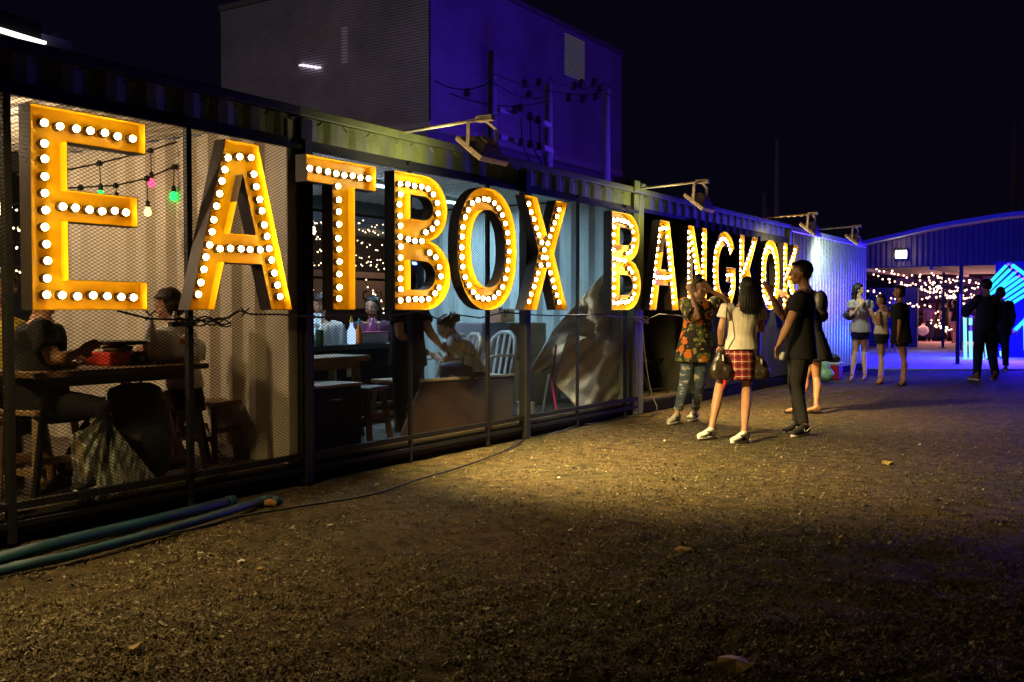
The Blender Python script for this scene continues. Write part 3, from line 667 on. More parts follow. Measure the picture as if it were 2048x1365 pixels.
def stool(p, lab, m_=WOOD, h=.45, s=.32, rz=0):
    t = thing('wooden_stool', lab, 'stool', p, 'square wooden stools', rz)
    a = s/2; m = MB(); m.box(-a,a,-a,a,h-.03,h); m.build('seat', m_, t, bevel=.005)
    for i in (-1,1):
        for j in (-1,1): m = MB(); m.bar((i*(a+.01),j*(a+.01),0), (i*(a-.04),j*(a-.04),h-.03), .042); m.build('leg', m_, t)
    for i in (-1,1):
        m = MB(); m.box(-a+.01,a-.01,i*(a-.02)-.01,i*(a-.02)+.01,.14,.18); m.build('stretcher', m_, t)
        m = MB(); m.box(i*(a-.02)-.01,i*(a-.02)+.01,-a+.01,a-.01,.2,.24); m.build('stretcher', m_, t)
    return t
stool(onfloor(425,-.75), 'dark wooden stool right of the seated woman', WOOD, .43, .36, .1)
stool(onfloor(350,-.78), 'wooden stool under the seated woman', WOOD, .40, .30)
stool(onfloor(75,-.42), 'wooden stool with a pale worn leg under the man in black', WOODL, .52, .34, .15)
stool(onfloor(15,-.62), 'wooden stool at the left edge under the person in yellow', WOOD, .48, .34)
stool(onfloor(722,-.45), 'wooden stool with a gleaming top left of the leaning board', WOOD, .46, .34, .2)
stool(onfloor(793,-.75), 'wooden stool half hidden behind the leaning board', WOODL, .46, .34, -.1)
stool(onfloor(1128,-.9), 'wooden stool behind the white tarpaulin', WOODL, .42, .34)
# portable red stove with black grill plate
t = thing('portable_stove', 'red portable gas stove with a black grill plate on the dining table', 'stove', P(240, 716, -.55)*np.array([1,1,0])+np.array([0,0,.896]))
m = MB(); m.box(-.13,.13,-.17,.17,0,.085); m.build('body', mat('red_enamel', (.55,.04,.02), .35), t, bevel=.012)
m = MB(); m.box(.131,.137,-.02,.13,.01,.07); m.build('control_panel', BLACK, t); m = MB(); m.tube([(.137,.05,.04),(.16,.05,.04)], .02, 12); m.build('knob', GREY, t)
m = MB(); m.lathe((0,-.02,.088), [(.09,0),(.10,.03),(.03,.035)], 16); m.build('burner', GREY, t, smooth=True)
m = MB(); m.lathe((0,0,.125), [(.12,0),(.165,.012),(.18,.028),(.17,.026),(.02,.02)], 24); m.build('grill_plate', BLACK, t, smooth=True)
m = MB(); m.box(-.02,.02,.17,.30,.13,.145); m.build('handle', BLACK, t)
# white carrier bag on the table
PLW = bpy.data.materials.new('white_bag_plastic'); PLW.use_nodes = True; nt, b, N, Lk = nodes_of(PLW)
b.inputs['Base Color'].default_value = (.75,.72,.66,1); b.inputs['Roughness'].default_value = .35; b.inputs['Alpha'].default_value = .92
tc = N('ShaderNodeTexCoord'); n_ = N('ShaderNodeTexNoise'); n_.inputs['Scale'].default_value = 18; n_.inputs['Distortion'].default_value = 1.5; Lk(tc.outputs['Object'], n_.inputs[0]); bp = N('ShaderNodeBump'); bp.inputs['Strength'].default_value = .6; bp.inputs['Distance'].default_value = .02; Lk(n_.outputs[0], bp.inputs['Height']); Lk(bp.outputs[0], b.inputs['Normal'])
def sackish(name, lab, cat, c, pts, m_, seed=1, vox=.012, wr=.012, group=None, wf=(18,18,9)):
    t = thing(name, lab, cat, c, group); mb = MB()
    for p, r in pts: mb.ell(p, r)
    solid('bag_body', mb, m_, t, vox, 2, wr, wf, seed); return t
t = sackish('carrier_bag', 'white plastic carrier bag on the table in front of the seated woman', 'bag', P(340,718,-.42)*np.array([1,1,0])+np.array([0,0,.897]),
  [((0,-.04,.09),(.09,.13,.11)),((0,.10,.07),(.08,.14,.08)),((0,-.16,.12),(.05,.05,.12)),((.02,-.17,.22),(.02,.02,.06)),((.02,.02,.22),(.02,.03,.07)),((0,.2,.06),(.07,.07,.07))], PLW, 3)
m = MB(); m.box(.085,.09,.0,.11,.10,.13); m.build('printed_word_bar', mat('red_print', (.5,.06,.03), .5), t)
t.scale = (1.2,1.0,1.25)
for px, X, lab, nm, prof, mm_ in ((140,-.4,'pale pink bowl on the table in front of the man in black','bowl',[(.03,0),(.05,.012),(.07,.04),(.066,.04),(.04,.014)],mat('pink_melamine',(.6,.28,.26),.35)), (168,-.75,'small white bowl at the far side of the dining table','bowl',[(.025,0),(.045,.012),(.06,.035),(.056,.035),(.03,.014)],mat('white_melamine',(.65,.62,.58),.35)),
   (402,-.5,'drinking glass at the right end of the dining table','glass',[(.028,0),(.034,.11),(.032,.11),(.026,.008)],mat('drink_glass',(.6,.5,.4),.1,0,.05,bump=0,alpha=.5)), (118,-.62,'brown sauce bottle standing beside the pink bowl','bottle',[(.025,0),(.027,.10),(.012,.13),(.012,.16)],mat('brown_glass',(.10,.03,.01),.15))):
    q_ = P(px, 718, X); t = thing(nm, lab, nm, (q_[0], q_[1], .896)); m = MB(); m.lathe((0,0,0), prof, 18); m.build('body', mm_, t, smooth=True)
# film bag hanging from the screen
FILM = bpy.data.materials.new('clear_film'); FILM.use_nodes = True; nt, b, N, Lk = nodes_of(FILM)
b.inputs['Base Color'].default_value = (.80,.80,.66,1); b.inputs['Roughness'].default_value = .25
tc = N('ShaderNodeTexCoord'); mp = N('ShaderNodeMapping'); mp.inputs['Scale'].default_value = (1,16,2.5); Lk(tc.outputs['Object'], mp.inputs[0])
n_ = N('ShaderNodeTexNoise'); n_.inputs['Scale'].default_value = 4; n_.inputs['Detail'].default_value = 8; Lk(mp.outputs[0], n_.inputs[0])
r_ = N('ShaderNodeMapRange'); r_.inputs[1].default_value = .45; r_.inputs[2].default_value = .68; r_.inputs[3].default_value = .10; r_.inputs[4].default_value = .95; Lk(n_.outputs[0], r_.inputs[0]); tl_ = N('ShaderNodeBsdfTranslucent'); tl_.inputs[0].default_value = (.85,.85,.72,1); tp_ = N('ShaderNodeBsdfTransparent'); m1_ = N('ShaderNodeMixShader'); m2_ = N('ShaderNodeMixShader'); m1_.inputs[0].default_value = .4; Lk(b.outputs[0], m1_.inputs[1]); Lk(tl_.outputs[0], m1_.inputs[2]); Lk(r_.outputs[0], m2_.inputs[0]); Lk(tp_.outputs[0], m2_.inputs[1]); Lk(m1_.outputs[0], m2_.inputs[2]); Lk(m2_.outputs[0], nt.nodes['Material Output'].inputs[0])
bp = N('ShaderNodeBump'); bp.inputs['Strength'].default_value = .8; bp.inputs['Distance'].default_value = .02; Lk(n_.outputs[0], bp.inputs['Height']); Lk(bp.outputs[0], b.inputs['Normal'])
ap = P(212,836,-.05); t = thing('film_bag', 'clear crumpled plastic bag hung on a string inside the mesh below the E', 'bag', ap)
m = MB(); vs = []; nu, nv = 60, 26
bot = [(136,872),(140,930),(150,1006),(200,1002),(260,985),(322,974)]
def boty(u):
    s = u*(len(bot)-1); i = min(len(bot)-2, int(s)); f_ = s-i; return tuple(bot[i][k]+(bot[i+1][k]-bot[i][k])*f_ for k in (0,1))
for sd in (0, 1):
    for i in range(nu):
        u = i/(nu-1); bx_, by_ = boty(u)
        for j in range(nv):
            v = j/(nv-1); px = 212+(bx_-212)*v; py = 836+(by_-836)*v
            dx = .028*sin(u*34+sin(v*3+sd)*1.5)*v**.7+.02*sin(u*13+v*5)+(.0 if sd else -.03)*sin(pi*min(1,v*.9))
            vs.append(P(px, py, -.025+dx*.45)-ap)
fs = [(s*nu*nv+i*nv+j, s*nu*nv+i*nv+j+1, s*nu*nv+(i+1)*nv+j+1, s*nu*nv+(i+1)*nv+j) for s in (0,1) for i in range(nu-1) for j in range(nv-1)]
m.add(vs, fs); m.build('film', FILM, t, smooth=True)
m = MB(); m.tube([P(211,772,-.03)-ap, P(212,836,-.05)-ap], .005, 6); m.build('string', mat('pale_cord', (.6,.58,.5), .7), t)
m = MB(); m.tube([P(178,842,-.05)-ap, P(205,836,-.04)-ap, P(212,834,-.05)-ap, P(222,842,-.05)-ap], .012, 6); m.build('knot', FILM, t)
# black backpack on a low stand
t = thing('backpack', 'black backpack standing on the floor behind the hanging film bag', 'bag', onfloor(268,-.38)); mb = MB()
mb.rings([((0,0,z_), a_, b_, (1,0,0), (0,1,0)) for z_, a_, b_ in ((.0,.13,.20),(.06,.16,.24),(.3,.17,.25),(.5,.15,.23),(.6,.10,.18),(.63,.05,.1))], 20); mb.ell((.12,0,.2),(.1,.17,.17))
solid('pack', mb, mat('black_nylon', (.012,.011,.012), .6), t, .02, 3, .01, (9,9,9), 4)
m = MB(); m.tube([(0,-.06,.60),(0,-.03,.66),(0,.03,.66),(0,.06,.60)], .01, 6); m.build('handle', BLACK, t)
# string lights in the first bay
CB_ = {'green': emit('green_bulb', (.02,1,.12), 4), 'red': emit('red_bulb', (1,.04,.10), 6), 'yellow': emit('yellow_bulb', (1,.62,.12), 8), 'warm': emit('warm_bulb', (1,.7,.45), 14)}
pear = MB(); pear.lathe((0,0,-.075), [(.004,0),(.02,.008),(.028,.03),(.02,.055),(.012,.07)], 14); pm = {}
for k_, v_ in CB_.items():
    me = pear.mesh('bulb'); me.materials.append(v_); me.polygons.foreach_set('use_smooth', [True]*len(me.polygons)); pm[k_] = me
XS = -1.3
for lab, line, drops in (('upper string of coloured bulbs in the first bay, with the red bulb', [(40,350),(146,340),(203,328),(305,303),(404,270)], [(203,328,205,368,'green'),(305,303,306,345,'red'),(404,270,405,312,'warm')]),
                         ('lower string of coloured bulbs in the first bay, with the yellow bulb', [(70,380),(165,376),(235,372),(297,358),(352,335),(420,290)], [(165,376,166,392,'yellow'),(235,372,236,385,'warm'),(297,358,298,402,'yellow'),(352,335,350,372,'green')])):
    o0 = P(*line[0], XS); t = thing('bulb_string', lab, 'string lights', o0)
    m = MB(); m.tube([P(*q, XS)-o0 for q in line], .007, 6); m.build('wire', BLACK, t)
    for a, b1, c, d, col in drops:
        m = MB(); p0 = P(a,b1,XS)-o0; p1 = P(c,d,XS)-o0; m.tube([p0,p1], .004, 5); m.lathe(p0-(0,0,.02), [(.02,0),(.025,.02),(.012,.04)], 8); m.lathe(p1-(0,0,.05), [(.018,0),(.018,.035),(.008,.05)], 10); hd = m.build('holder', BLACK, t)
        o = bpy.data.objects.new('bulb', pm[col]); COL.objects.link(o); o.parent = hd; o.location = p1-(0,0,.045)
pd = []
for px, py, X, lab in ((1,408,-1.5,'bright bare bulb at the left edge of the picture'),(626,455,-1.9,'bare pear bulb hanging in the dark left of the letter T')):
    p = P(px,py,X); t = thing('pendant_bulb', lab, 'pendant lamp', p); m = MB(); m.tube([(0,0,.06),(0,0,2.58-p[2])], .004, 5); m.build('cord', BLACK, t)
    m = MB(); m.lathe((0,0,.0), [(.02,0),(.02,.05),(.01,.07)], 10); m.build('socket', BLACK, t)
    o = bpy.data.objects.new('bulb', pm['warm']); COL.objects.link(o); o.parent = t; o.scale = (1.3,1.3,1.3); o.location = (0,0,.02)
# ------------------------------------------------ bar bay
XB = -1.35
cy0, cy1 = wy(600,XB), wy(800,XB)
t = thing('bar_counter', 'dark bar counter with bottles, cups and a white tray on top', 'bar counter', (XB, cy0, FZ)); L_ = cy1-cy0
m = MB(); m.box(-.45,.05,0,L_,.72,.77); m.build('counter_top', BLACK, t, bevel=.005); DKB = mat('dark_blue_panel', (.007,.007,.013), .7, spec=.2)
for k in range(3): m = MB(); m.box(-.01,.0,k*L_/3+.005,(k+1)*L_/3-.005,.0,.72); m.build('front_panel', DKB, t)
m = MB(); m.box(.002,.006,.62,.74,.46,.58); m.build('paper_note', mat('paper', (.6,.5,.36), .8), t)
ctz = FZ+.771
def bottle(px, X, h, r, m_, lab, cap=None, name='bottle', prof=None, grp='bottles and cups on the bar'):
    p = np.array([X, wy(px, X), ctz]); t = thing(name, lab, name, p, grp)
    m = MB(); m.lathe((0,0,0), prof or [(r*.95,0),(r,.01),(r,h*.6),(r*.45,h*.78),(r*.35,h*.95)], 14); m.build('body', m_, t, smooth=True)
    if cap: m = MB(); m.lathe((0,0,h*.95), [(r*.5,0),(r*.5,h*.06),(r*.12,h*.3)], 10); m.build('cap', cap, t)
    return t
GL = mat('clear_glass', (.75,.85,.9), .08, 0, .02, bump=0, alpha=.45); WP = mat('white_plastic', (.72,.74,.78), .4, 0, .05)
for i, px in enumerate((657, 664, 671, 679, 687)): bottle(px, XB-.03-.05*(i % 2), .20, .032, GL, ['clear glass bottle nearest the green can', 'second clear bottle on the bar from the green can', 'middle clear bottle of the five on the bar', 'fourth clear bottle on the bar from the left', 'clear glass bottle beside the white squeeze bottle'][i])
bottle(703, XB-.02, .22, .04, emit('white_bottle_added_glow', (.45,.65,1), 1.5), 'white squeeze bottle, glow added for lamplight, with a yellow tip', mat('yellow_plastic', (.8,.6,.03), .4))  # light falling on the white bottle is put in as emission
bottle(718, XB-.02, .20, .036, mat('orange_plastic', (.95,.22,.02), .35), 'orange squeeze bottle with a teal tip', mat('teal_plastic', (.05,.6,.5), .4))
bottle(745, XB-.2, .26, .075, mat('purple_glass', (.22,.06,.16), .15), 'large dark pink jar behind the white tray', None, 'jar')
bottle(640, XB+.0, .15, .035, mat('green_can', (.05,.16,.04), .3), 'dark green can at the left end of the bar', None, 'can', [(.033,0),(.035,.006),(.035,.14),(.028,.15)])
for i, px in enumerate((622, 632, 612)): bottle(px, XB-.22, .3, .05, WP, ['tall white cup stack left of the green can', 'tall white cup stack nearest the black post', 'white cup stack just right of the corner post'][i], None, 'cup stack' and 'cup_stack', [(.04,0),(.05,.1),(.042,.1),(.052,.2),(.043,.2),(.054,.3)])
t = thing('tray', 'white shallow tray on the right end of the bar', 'tray', np.array([XB-.05, wy(752,XB), ctz])); m = MB(); m.box(-.16,.04,-.2,.2,0,.10); m.build('box', WP, t, bevel=.01); m = MB(); m.box(-.17,.05,-.21,.21,.10,.112); m.build('rim', mat('magenta_rim', (.4,.08,.2), .5), t)
table('timber_table', 'timber framed table in front of the bar, below the letter T', -1.05, -.62, wy(606,-.62), wy(742,-.62), .855, WOODL, WOODL, .06, 0, .05)
t = thing('cabinet', 'dark low cabinet with a pale pull handle in the corner below the T', 'cabinet', onfloor(612,-.2)); m = MB(); m.box(-.42,0,0,.62,.0,.50); m.build('body', DKB, t, bevel=.006); m = MB(); m.box(-.43,.01,-.01,.63,.50,.52); m.build('top', WOODL, t)
m = MB(); m.tube([(.0,.25,.40),(.03,.27,.405),(.03,.36,.405),(0,.38,.40)], .006, 6); m.build('handle', WP, t)
# white plastic chairs
def pchair(p, rz, lab):
    t = thing('plastic_chair', lab, 'chair', p, 'white plastic chairs', rz); CP = mat('white_chair_plastic', (.62,.62,.60), .35, 0, .06)
    m = MB(); m.box(-.2,.2,-.2,.2,.40,.425); m.build('seat', CP, t, bevel=.01)
    for i in (-1,1):
        for j in (-1,1): m = MB(); m.bar((i*.24,j*.24,0),(i*.19,j*.18,.40),.045,.03); m.build('leg', CP, t)
    m = MB(); pts = [(-.19,-.2,.4),(-.21,-.25,.66),(-.17,-.29,.80),(-.07,-.31,.86),(.07,-.31,.86),(.17,-.29,.80),(.21,-.25,.66),(.19,-.2,.4)]
    m.tube(pts, .024, 8); m.build('back_frame', CP, t, smooth=True)
    for k in (-.09,0,.09): m = MB(); m.bar((k,-.21,.42),(k*1.05,-.30,.84),.03,.014); m.build('slat', CP, t)
    for i in (-1,1): m = MB(); m.tube([(i*.2,-.24,.62),(i*.23,-.02,.63),(i*.23,.17,.61),(i*.21,.2,.42)], .017, 6); m.build('armrest', CP, t, smooth=True)
pchair(onfloor(893,-.60), radians(150), 'white plastic chair under the person in the checked shirt')
pchair(onfloor(968,-.75), radians(165), 'empty white plastic chair right of the checked shirt')
# leaning brown board
q = [P(845,764,-.32), P(1028,752,-.30), P(1020,884,-.10), P(790,902,-.08)]; t = thing('table_board', 'brown table top tilted on its edge behind the mesh, below the O', 'board', q[0])
m = MB(); n_ = nrm(np.cross(q[1]-q[0], q[3]-q[0])); m.add([p-q[0] for p in q]+[p-q[0]-n_*.03*(1 if n_[0] > 0 else -1) for p in q], [(0,1,2,3),(7,6,5,4),(0,4,5,1),(1,5,6,2),(2,6,7,3),(3,7,4,0)]); m.build('panel', mat('brown_board', (.03,.012,.005), .7, 0, .3, 3, .1, 20), t)
m = MB(); m.bar(q[0]-q[0]+(-.01,0,.012), q[1]-q[0]+(-.01,0,.012), .05, .022); m.build('edge_strip', mat('edge_strip', (.6,.5,.3), .5), t)
def crate(px, X, py0, py1, w, d, lab, m_, name='box', cat='box', z=None):
    a = P(px, py1, X); zt = P(px, py0, X)[2]; z0 = max(FZ, a[2]) if z is None else z
    t = thing(name, lab, cat, (X, a[1], z0)); m = MB(); m.box(-d, 0, 0, w, 0, zt-z0); m.build('body', m_, t, bevel=.01); m = MB(); m.box(-d*.5-.03,-d*.5+.03,-.003,w+.003,zt-z0+.001,zt-z0+.004); m.build('tape', mat('parcel_tape', (.35,.25,.12), .4), t)
CARD = mat('cardboard', (.24,.15,.07), .8)
crate(1050, -.9, 722, 772, .75, .5, 'low dark cardboard box between the thick post and the tarpaulin', CARD, z=FZ)
crate(1056, -.95, 646, 722, .42, .4, 'brown cardboard box on top of another, right of the thick post', CARD)
crate(965, -1.2, 646, 735, .8, .5, 'grey blue box at the back of the bay behind the second chair', mat('grey_box', (.3,.3,.36), .5), z=FZ)
crate(1002, -1.1, 618, 645, .3, .2, 'small orange and white parcel on the grey box, below the O', mat('orange_parcel', (.7,.35,.2), .5))
crate(1046, -.35, 808, 838, .25, .2, 'low white block on the floor by the thick post', WP)
# white tarpaulin hung inside the last bay
t0 = P(1150,700,-.4); t = thing('tarpaulin', 'crumpled white tarpaulin draped inside the mesh between the X and the second B', 'tarpaulin', t0)
TARP = mat('white_tarp', (.74,.73,.66), .85, 0, .18, 5, .5, 14)
outl = [((1232,530),(1262,640)),((1195,555),(1256,690)),((1150,610),(1252,735)),((1110,660),(1250,770)),((1075,705),(1245,800)),((1058,742),(1225,822)),((1092,752),(1185,826))]
def tarpsheet(rows, dX, seed, amp=.018):
    nv, nu = 46, 40; vs = []
    for i in range(nv):
        s = i/(nv-1)*(len(rows)-1); k = min(len(rows)-2, int(s)); f_ = s-k
        a = np.array(rows[k][0])*(1-f_)+np.array(rows[k+1][0])*f_; b_ = np.array(rows[k][1])*(1-f_)+np.array(rows[k+1][1])*f_
        for j in range(nu):
            u = j/(nu-1); q_ = a+(b_-a)*u
            d = amp*sin(u*7+i*.16+seed)+amp*.6*sin(i*.33-u*5+seed)+.02*sin(u*23+i*.5)
            vs.append(P(q_[0], q_[1], dX+d)-t0)
    m = MB(); m.add(vs, [(i*nu+j, i*nu+j+1, (i+1)*nu+j+1, (i+1)*nu+j) for i in range(nv-1) for j in range(nu-1)]); o = m.build('sheet', TARP, t, smooth=True)
    md = o.modifiers.new('s', 'SOLIDIFY'); md.thickness = .004
tarpsheet([((1226,528),(1262,560)),((1205,548),(1264,640)),((1150,610),(1262,700)),((1105,660),(1240,716)),((1058,744),(1120,750))], -.36, .4)
tarpsheet([((1135,668),(1262,690)),((1120,720),(1262,715)),((1112,770),(1258,770)),((1140,800),(1250,800)),((1165,828),(1215,824))], -.22, 2.1, .012)
m = MB(); m.tube([P(1113,690,-.3)-t0, P(1104,765,-.25)-t0, P(1115,832,-.2)-t0], .012, 6); m.build('pink_strap', mat('pink_strap', (.6,.04,.22), .5), t)
t = thing('bamboo_pole', 'thin bamboo pole leaning behind the pink strap', 'pole', onfloor(1085,-.3)); p0 = onfloor(1085,-.3); m = MB(); m.tube([(0,0,0), P(1110,690,-.5)-p0], .014, 6); m.build('cane', WOODL, t)
# cable swagged along under the letters
CABL = thing('sign_cable', 'black tangled supply cable looped along below the letters', 'cable', P(250,626,.05)); o0 = np.array(CABL.location)
line = [(236,622),(300,628),(378,640),(420,642),(455,634),(482,624),(500,628),(560,630),(640,633),(700,630),(790,632),(840,627),(880,640),(905,628),(960,634),(1008,622),(1060,634),(1100,630),(1200,628),(1285,640)]
m = MB(); m.tube([P(a,b_,.05)-o0+rng.normal(size=3)*.008 for a, b_ in line], .007, 6); m.build('cable', BLACK, CABL, smooth=True)
for k in range(4):
    m = MB(); m.tube([P(352+s*110, 641+8*sin(s*9+k*2)+k*1.5, .05+.01*sin(7*s+k))-o0 for s in np.linspace(0,1,26)], .0055, 5); m.build('loop', BLACK, CABL, smooth=True)
for px, py in ((490,624),(1000,620),(1012,626),(905,630),(300,630)):
    for a in (.6, 2.4, 4.0): m = MB(); c = P(px,py,.055)-o0; m.bar(c, c+(0,.045*cos(a),.045*sin(a)), .008); m.build('cable_tie', BLACK, CABL)
m = MB(); m.box(-.02,.02,-.12,.06,-.015,.015); m.build('bracket', STEEL, CABL, loc=P(372,648,.04)-o0)
t = thing('pale_cable', 'pale cable looped on the container corner and hanging down to the ground', 'cable', P(1282,640,.06)); o0 = np.array(t.location)
for k in range(3): m = MB(); m.tube([P(1283+14*sin(a+k), 638+6*cos(a)+k, .06)-o0 for a in np.linspace(0,6.3,20)], .005, 5); m.build('coil', mat('pale_cord', (.6,.58,.5), .7), t, smooth=True)
m = MB(); m.tube([P(*q,.06)-o0 for q in ((1284,642),(1288,690),(1294,740),(1304,790),(1314,812),(1316,830))], .0055, 5); m.build('drop', MATS['pale_cord'], t, smooth=True)
m = MB(); m.tube([P(*q,.06)-o0 for q in ((1290,640),(1318,628),(1350,630),(1372,634))], .005, 5); m.build('tail', MATS['pale_cord'], t, smooth=True)
# folding chairs in the opening of container C
def fchair(p, rz, lab):
    t = thing('folding_chair', lab, 'chair', p, 'dark folding slat chairs', rz)
    for k in range(5): m = MB(); m.box(-.19,.19,-.18+k*.075,-.12+k*.075,.44,.456); m.build('seat_slat', STEEL, t)
    for k in range(2): m = MB(); m.box(-.2,.2,.205,.22,.68+k*.12,.75+k*.12); m.build('back_slat', STEEL, t)
    for i in (-1,1):
        m = MB(); m.bar((i*.2,-.24,0),(i*.2,.215,.9),.022); m.build('leg', STEEL, t); m = MB(); m.bar((i*.18,.26,0),(i*.18,-.18,.45),.022); m.build('leg', STEEL, t)
    for y, z in ((-.2,.06),(.22,.07)): m = MB(); m.bar((-.19,y,z),(.19,y,z),.018); m.build('crossbar', STEEL, t)
fchair((-.42, 11.5, FZ), radians(95), 'dark folding chair in the container opening left of the floral shirt')
fchair((-.5, 12.1, FZ), radians(80), 'second dark folding chair, half hidden behind the floral shirt')
# ------------------------------------------------ what shows behind the bar bay
t = thing('rear_stall', 'dim stall behind the bar with a pale roof edge and a board reading CALL', 'stall', (-8.4, 14, 0))
m = MB(); m.box(-.1,0,-8,12,0,3.4); m.build('wall', mat('dark_stall_wall', (.03,.022,.02), .8), t)
m = MB(); m.box(.0,1.4,-3,8,2.75,2.95); m.build('roof_edge', mat('stall_roof', (.22,.28,.34), .4), t)
m = MB(); m.box(.02,.06,-1.5,4.0,1.28,1.85); m.build('sign_board', mat('sign_wood', (.36,.24,.16), .7), t)
m = MB(); m.box(.02,.12,-2,5,1.9,2.02); m.build('beam', mat('sign_wood', (.36,.24,.16), .7), t)
def text(s, size, m_, parent, loc, rot, name='lettering', ext=.004):
    c = bpy.data.curves.new(name, 'FONT'); c.body = s; c.size = size; c.extrude = ext; o_ = bpy.data.objects.new(name, c); COL.objects.link(o_); me = bpy.data.meshes.new_from_object(o_.evaluated_get(bpy.context.evaluated_depsgraph_get())); bpy.data.objects.remove(o_); bpy.data.curves.remove(c)
    me.materials.clear(); me.materials.append(m_); o = bpy.data.objects.new(name, me); COL.objects.link(o)
    o.parent = parent; o.location = loc; o.rotation_euler = rot; return o
ty = wallp(727, 596, -8.3)
text('CALL', .30, BLACK, t, (.075, ty[1]-14, ty[2]-.05), (pi/2, 0, pi/2)); text('A AREA', .24, BLACK, t, (.075, ty[1]-14-.2, ty[2]-.38), (pi/2, 0, pi/2))
lamp('stall_glow', 'POINT', (-7.2, 15.5, 2.4), 22, (1,.72,.5), shadow_soft_size=.2)
lamp('stall_glow', 'POINT', (-5.6, 13.6, 3.3), 16, (.45,.65,1), shadow_soft_size=.2)
tiny_me = icos(.0135, 1); tiny_me.materials.append(emit('tiny_fairy_bulb', (1,.72,.42), 7)); tiny_me.name = 'bulb'
rws = [(612,428,650,440),(690,432,780,448),(612,460,652,468),(690,470,780,490),(612,486,655,492),(690,448,780,462),(700,500,775,520),(612,512,650,520),(695,512,770,530)]
for i, (x0,y0,x1,y1) in enumerate(rws):
    fairy('fairy_string', P(x0,y0,-6.5-.15*i), P(x1,y1,-6.6-.15*i), .06, 7 if x1 < 660 else 13, tiny_me, ORD[i]+' string of tiny warm lights behind the bar, seen '+('left' if x1 < 660 else 'right')+' of the letter T stem', 'fairy strings behind the bar', .03)
for i, (x0,y0,x1,y1) in enumerate(((-10,400,66,400),(-10,440,62,452),(-10,470,60,480),(-10,520,60,528),(-5,545,60,552))):
    fairy('fairy_string', P(x0,y0,-5-.2*i), P(x1,y1,-5-.2*i), .05, 8, tiny_me, ORD[i]+' string of tiny warm lights, counted down, left of the letter E', 'fairy strings left of the E', .03)
for i, (x0,y0,x1,y1) in enumerate(((612,570,650,585),(728,560,768,600),(740,575,775,620))):
    fairy('fairy_string', P(x0,y0,-6.2-.2*i), P(x1,y1,-6.2-.2*i), .05, 8, tiny_me, ['short string of tiny lights low beside the bartender','slanting string of tiny lights over the CALL board','lower slanting string of tiny lights right of the CALL board'][i], 'low fairy strings behind the bar', .03)
t = thing('stage_lamp', 'small round stage lamp shining blue behind the lower loop of the first B', 'lamp', P(834,520,-3.6)); m = MB(); m.tube([(-.06,0,0),(.0,0,0)], .07, 16); m.build('lens', emit('blue_lens', (.1,.2,1), 12), t); m = MB(); m.tube([(-.2,0,.02),(-.06,0,0)], .09, 16); m.build('housing', BLACK, t); m = MB(); m.bar((-.1,0,.08),(-.1,0,1.0),.02); m.build('bracket', BLACK, t)
# ------------------------------------------------ pipes and cables on the ground, bags by the wall
PIPE = mat('blue_pvc', (.004,.045,.075), .55, 0, .35, 7, .15, 40)
def gz_(p, h=0): q = np.array(p); q[2] = h; return q
def pipe(pts, r, lab, elbow=False):
    q = [groundp(a, b_) for a, b_ in pts]; o0 = q[0]; t = thing('pvc_pipe', lab, 'pipe', o0); m = MB()
    m.tube([gz_(p-o0, r+.005) for p in q], r, 14); m.build('pipe_run', PIPE, t, smooth=True); a = gz_(q[-1]-o0, r+.005); d = nrm(a-gz_(q[-2]-o0, r+.005))
    m = MB(); m.tube([a-d*.05, a+d*.01], r*1.12, 14); m.build('collar', PIPE, t, smooth=True)
    if elbow: m = MB(); m.tube([a, a+d*.05, a+d*.08+(.03,0,-.01), a+d*.085+(.08,-.01,-.015)], r*1.1, 12); m.build('elbow', PIPE, t, smooth=True)
pipe([(-60,1152),(120,1102),(300,1058),(462,1016)], .034, 'thick blue water pipe lying along the foot of the containers')
pipe([(-60,1170),(130,1128),(320,1076),(400,1052),(525,1012)], .026, 'thinner blue water pipe with an elbow, lying beside the thick one', True)
t = thing('ground_cable', 'black cable snaking over the earth along the container front', 'cable', groundp(250,1092)); o0 = np.array(t.location)
m = MB(); m.tube([gz_(groundp(a,b_)-o0, .012) for a, b_ in ((-40,1146),(120,1114),(250,1092),(380,1065),(470,1040),(540,1028),(640,1012),(700,1003),(760,990),(830,965),(900,945),(960,925),(1010,905),(1050,882))], .008, 6); m.build('cable', BLACK, t, smooth=True)
t = thing('ground_cable', 'thin cable loops on the earth at the foot of the tarpaulin bay', 'cable', groundp(1200,845)); o0 = np.array(t.location)
m = MB(); m.tube([gz_(groundp(a,b_)-o0, .012) for a, b_ in ((1060,880),(1120,866),(1160,852),(1210,848),(1250,834),(1300,836),(1316,828),(1345,834))], .007, 6); m.build('cable', BLACK, t, smooth=True)
t = thing('toppled_pot', 'small orange clay lump beside the elbow of the blue pipe', 'clay lump', groundp(535,1014)); mb = MB(); mb.ell((0,0,.02),(.04,.035,.025)); mb.ell((.03,.01,.015),(.03,.02,.018)); solid('lump', mb, mat('orange_clay', (.24,.10,.03), .8), t, .008, 1, .006, (60,60,60))
TEAL = mat('teal_bag_film', (.25,.62,.58), .3, 0, .35, 9, .5, 16)
sackish('carrier_bag', 'full teal and white plastic bag on the ground beside the red box', 'bag', groundp(1651,766), [((0,0,.14),(.15,.14,.13)),((0,-.02,.26),(.09,.08,.12)),((0,-.02,.38),(.03,.03,.06))], TEAL, 5, .016, .02)
t = thing('cool_box', 'red cool box with white lid on the ground by the blue lit container', 'cool box', groundp(1668,759)); m = MB(); m.box(-.13,.13,-.16,.16,.0,.27); m.build('body', mat('red_plastic', (.45,.02,.03), .35), t, bevel=.02); m = MB(); m.box(-.14,.14,-.17,.17,.27,.31); m.build('lid', WP, t, bevel=.01)
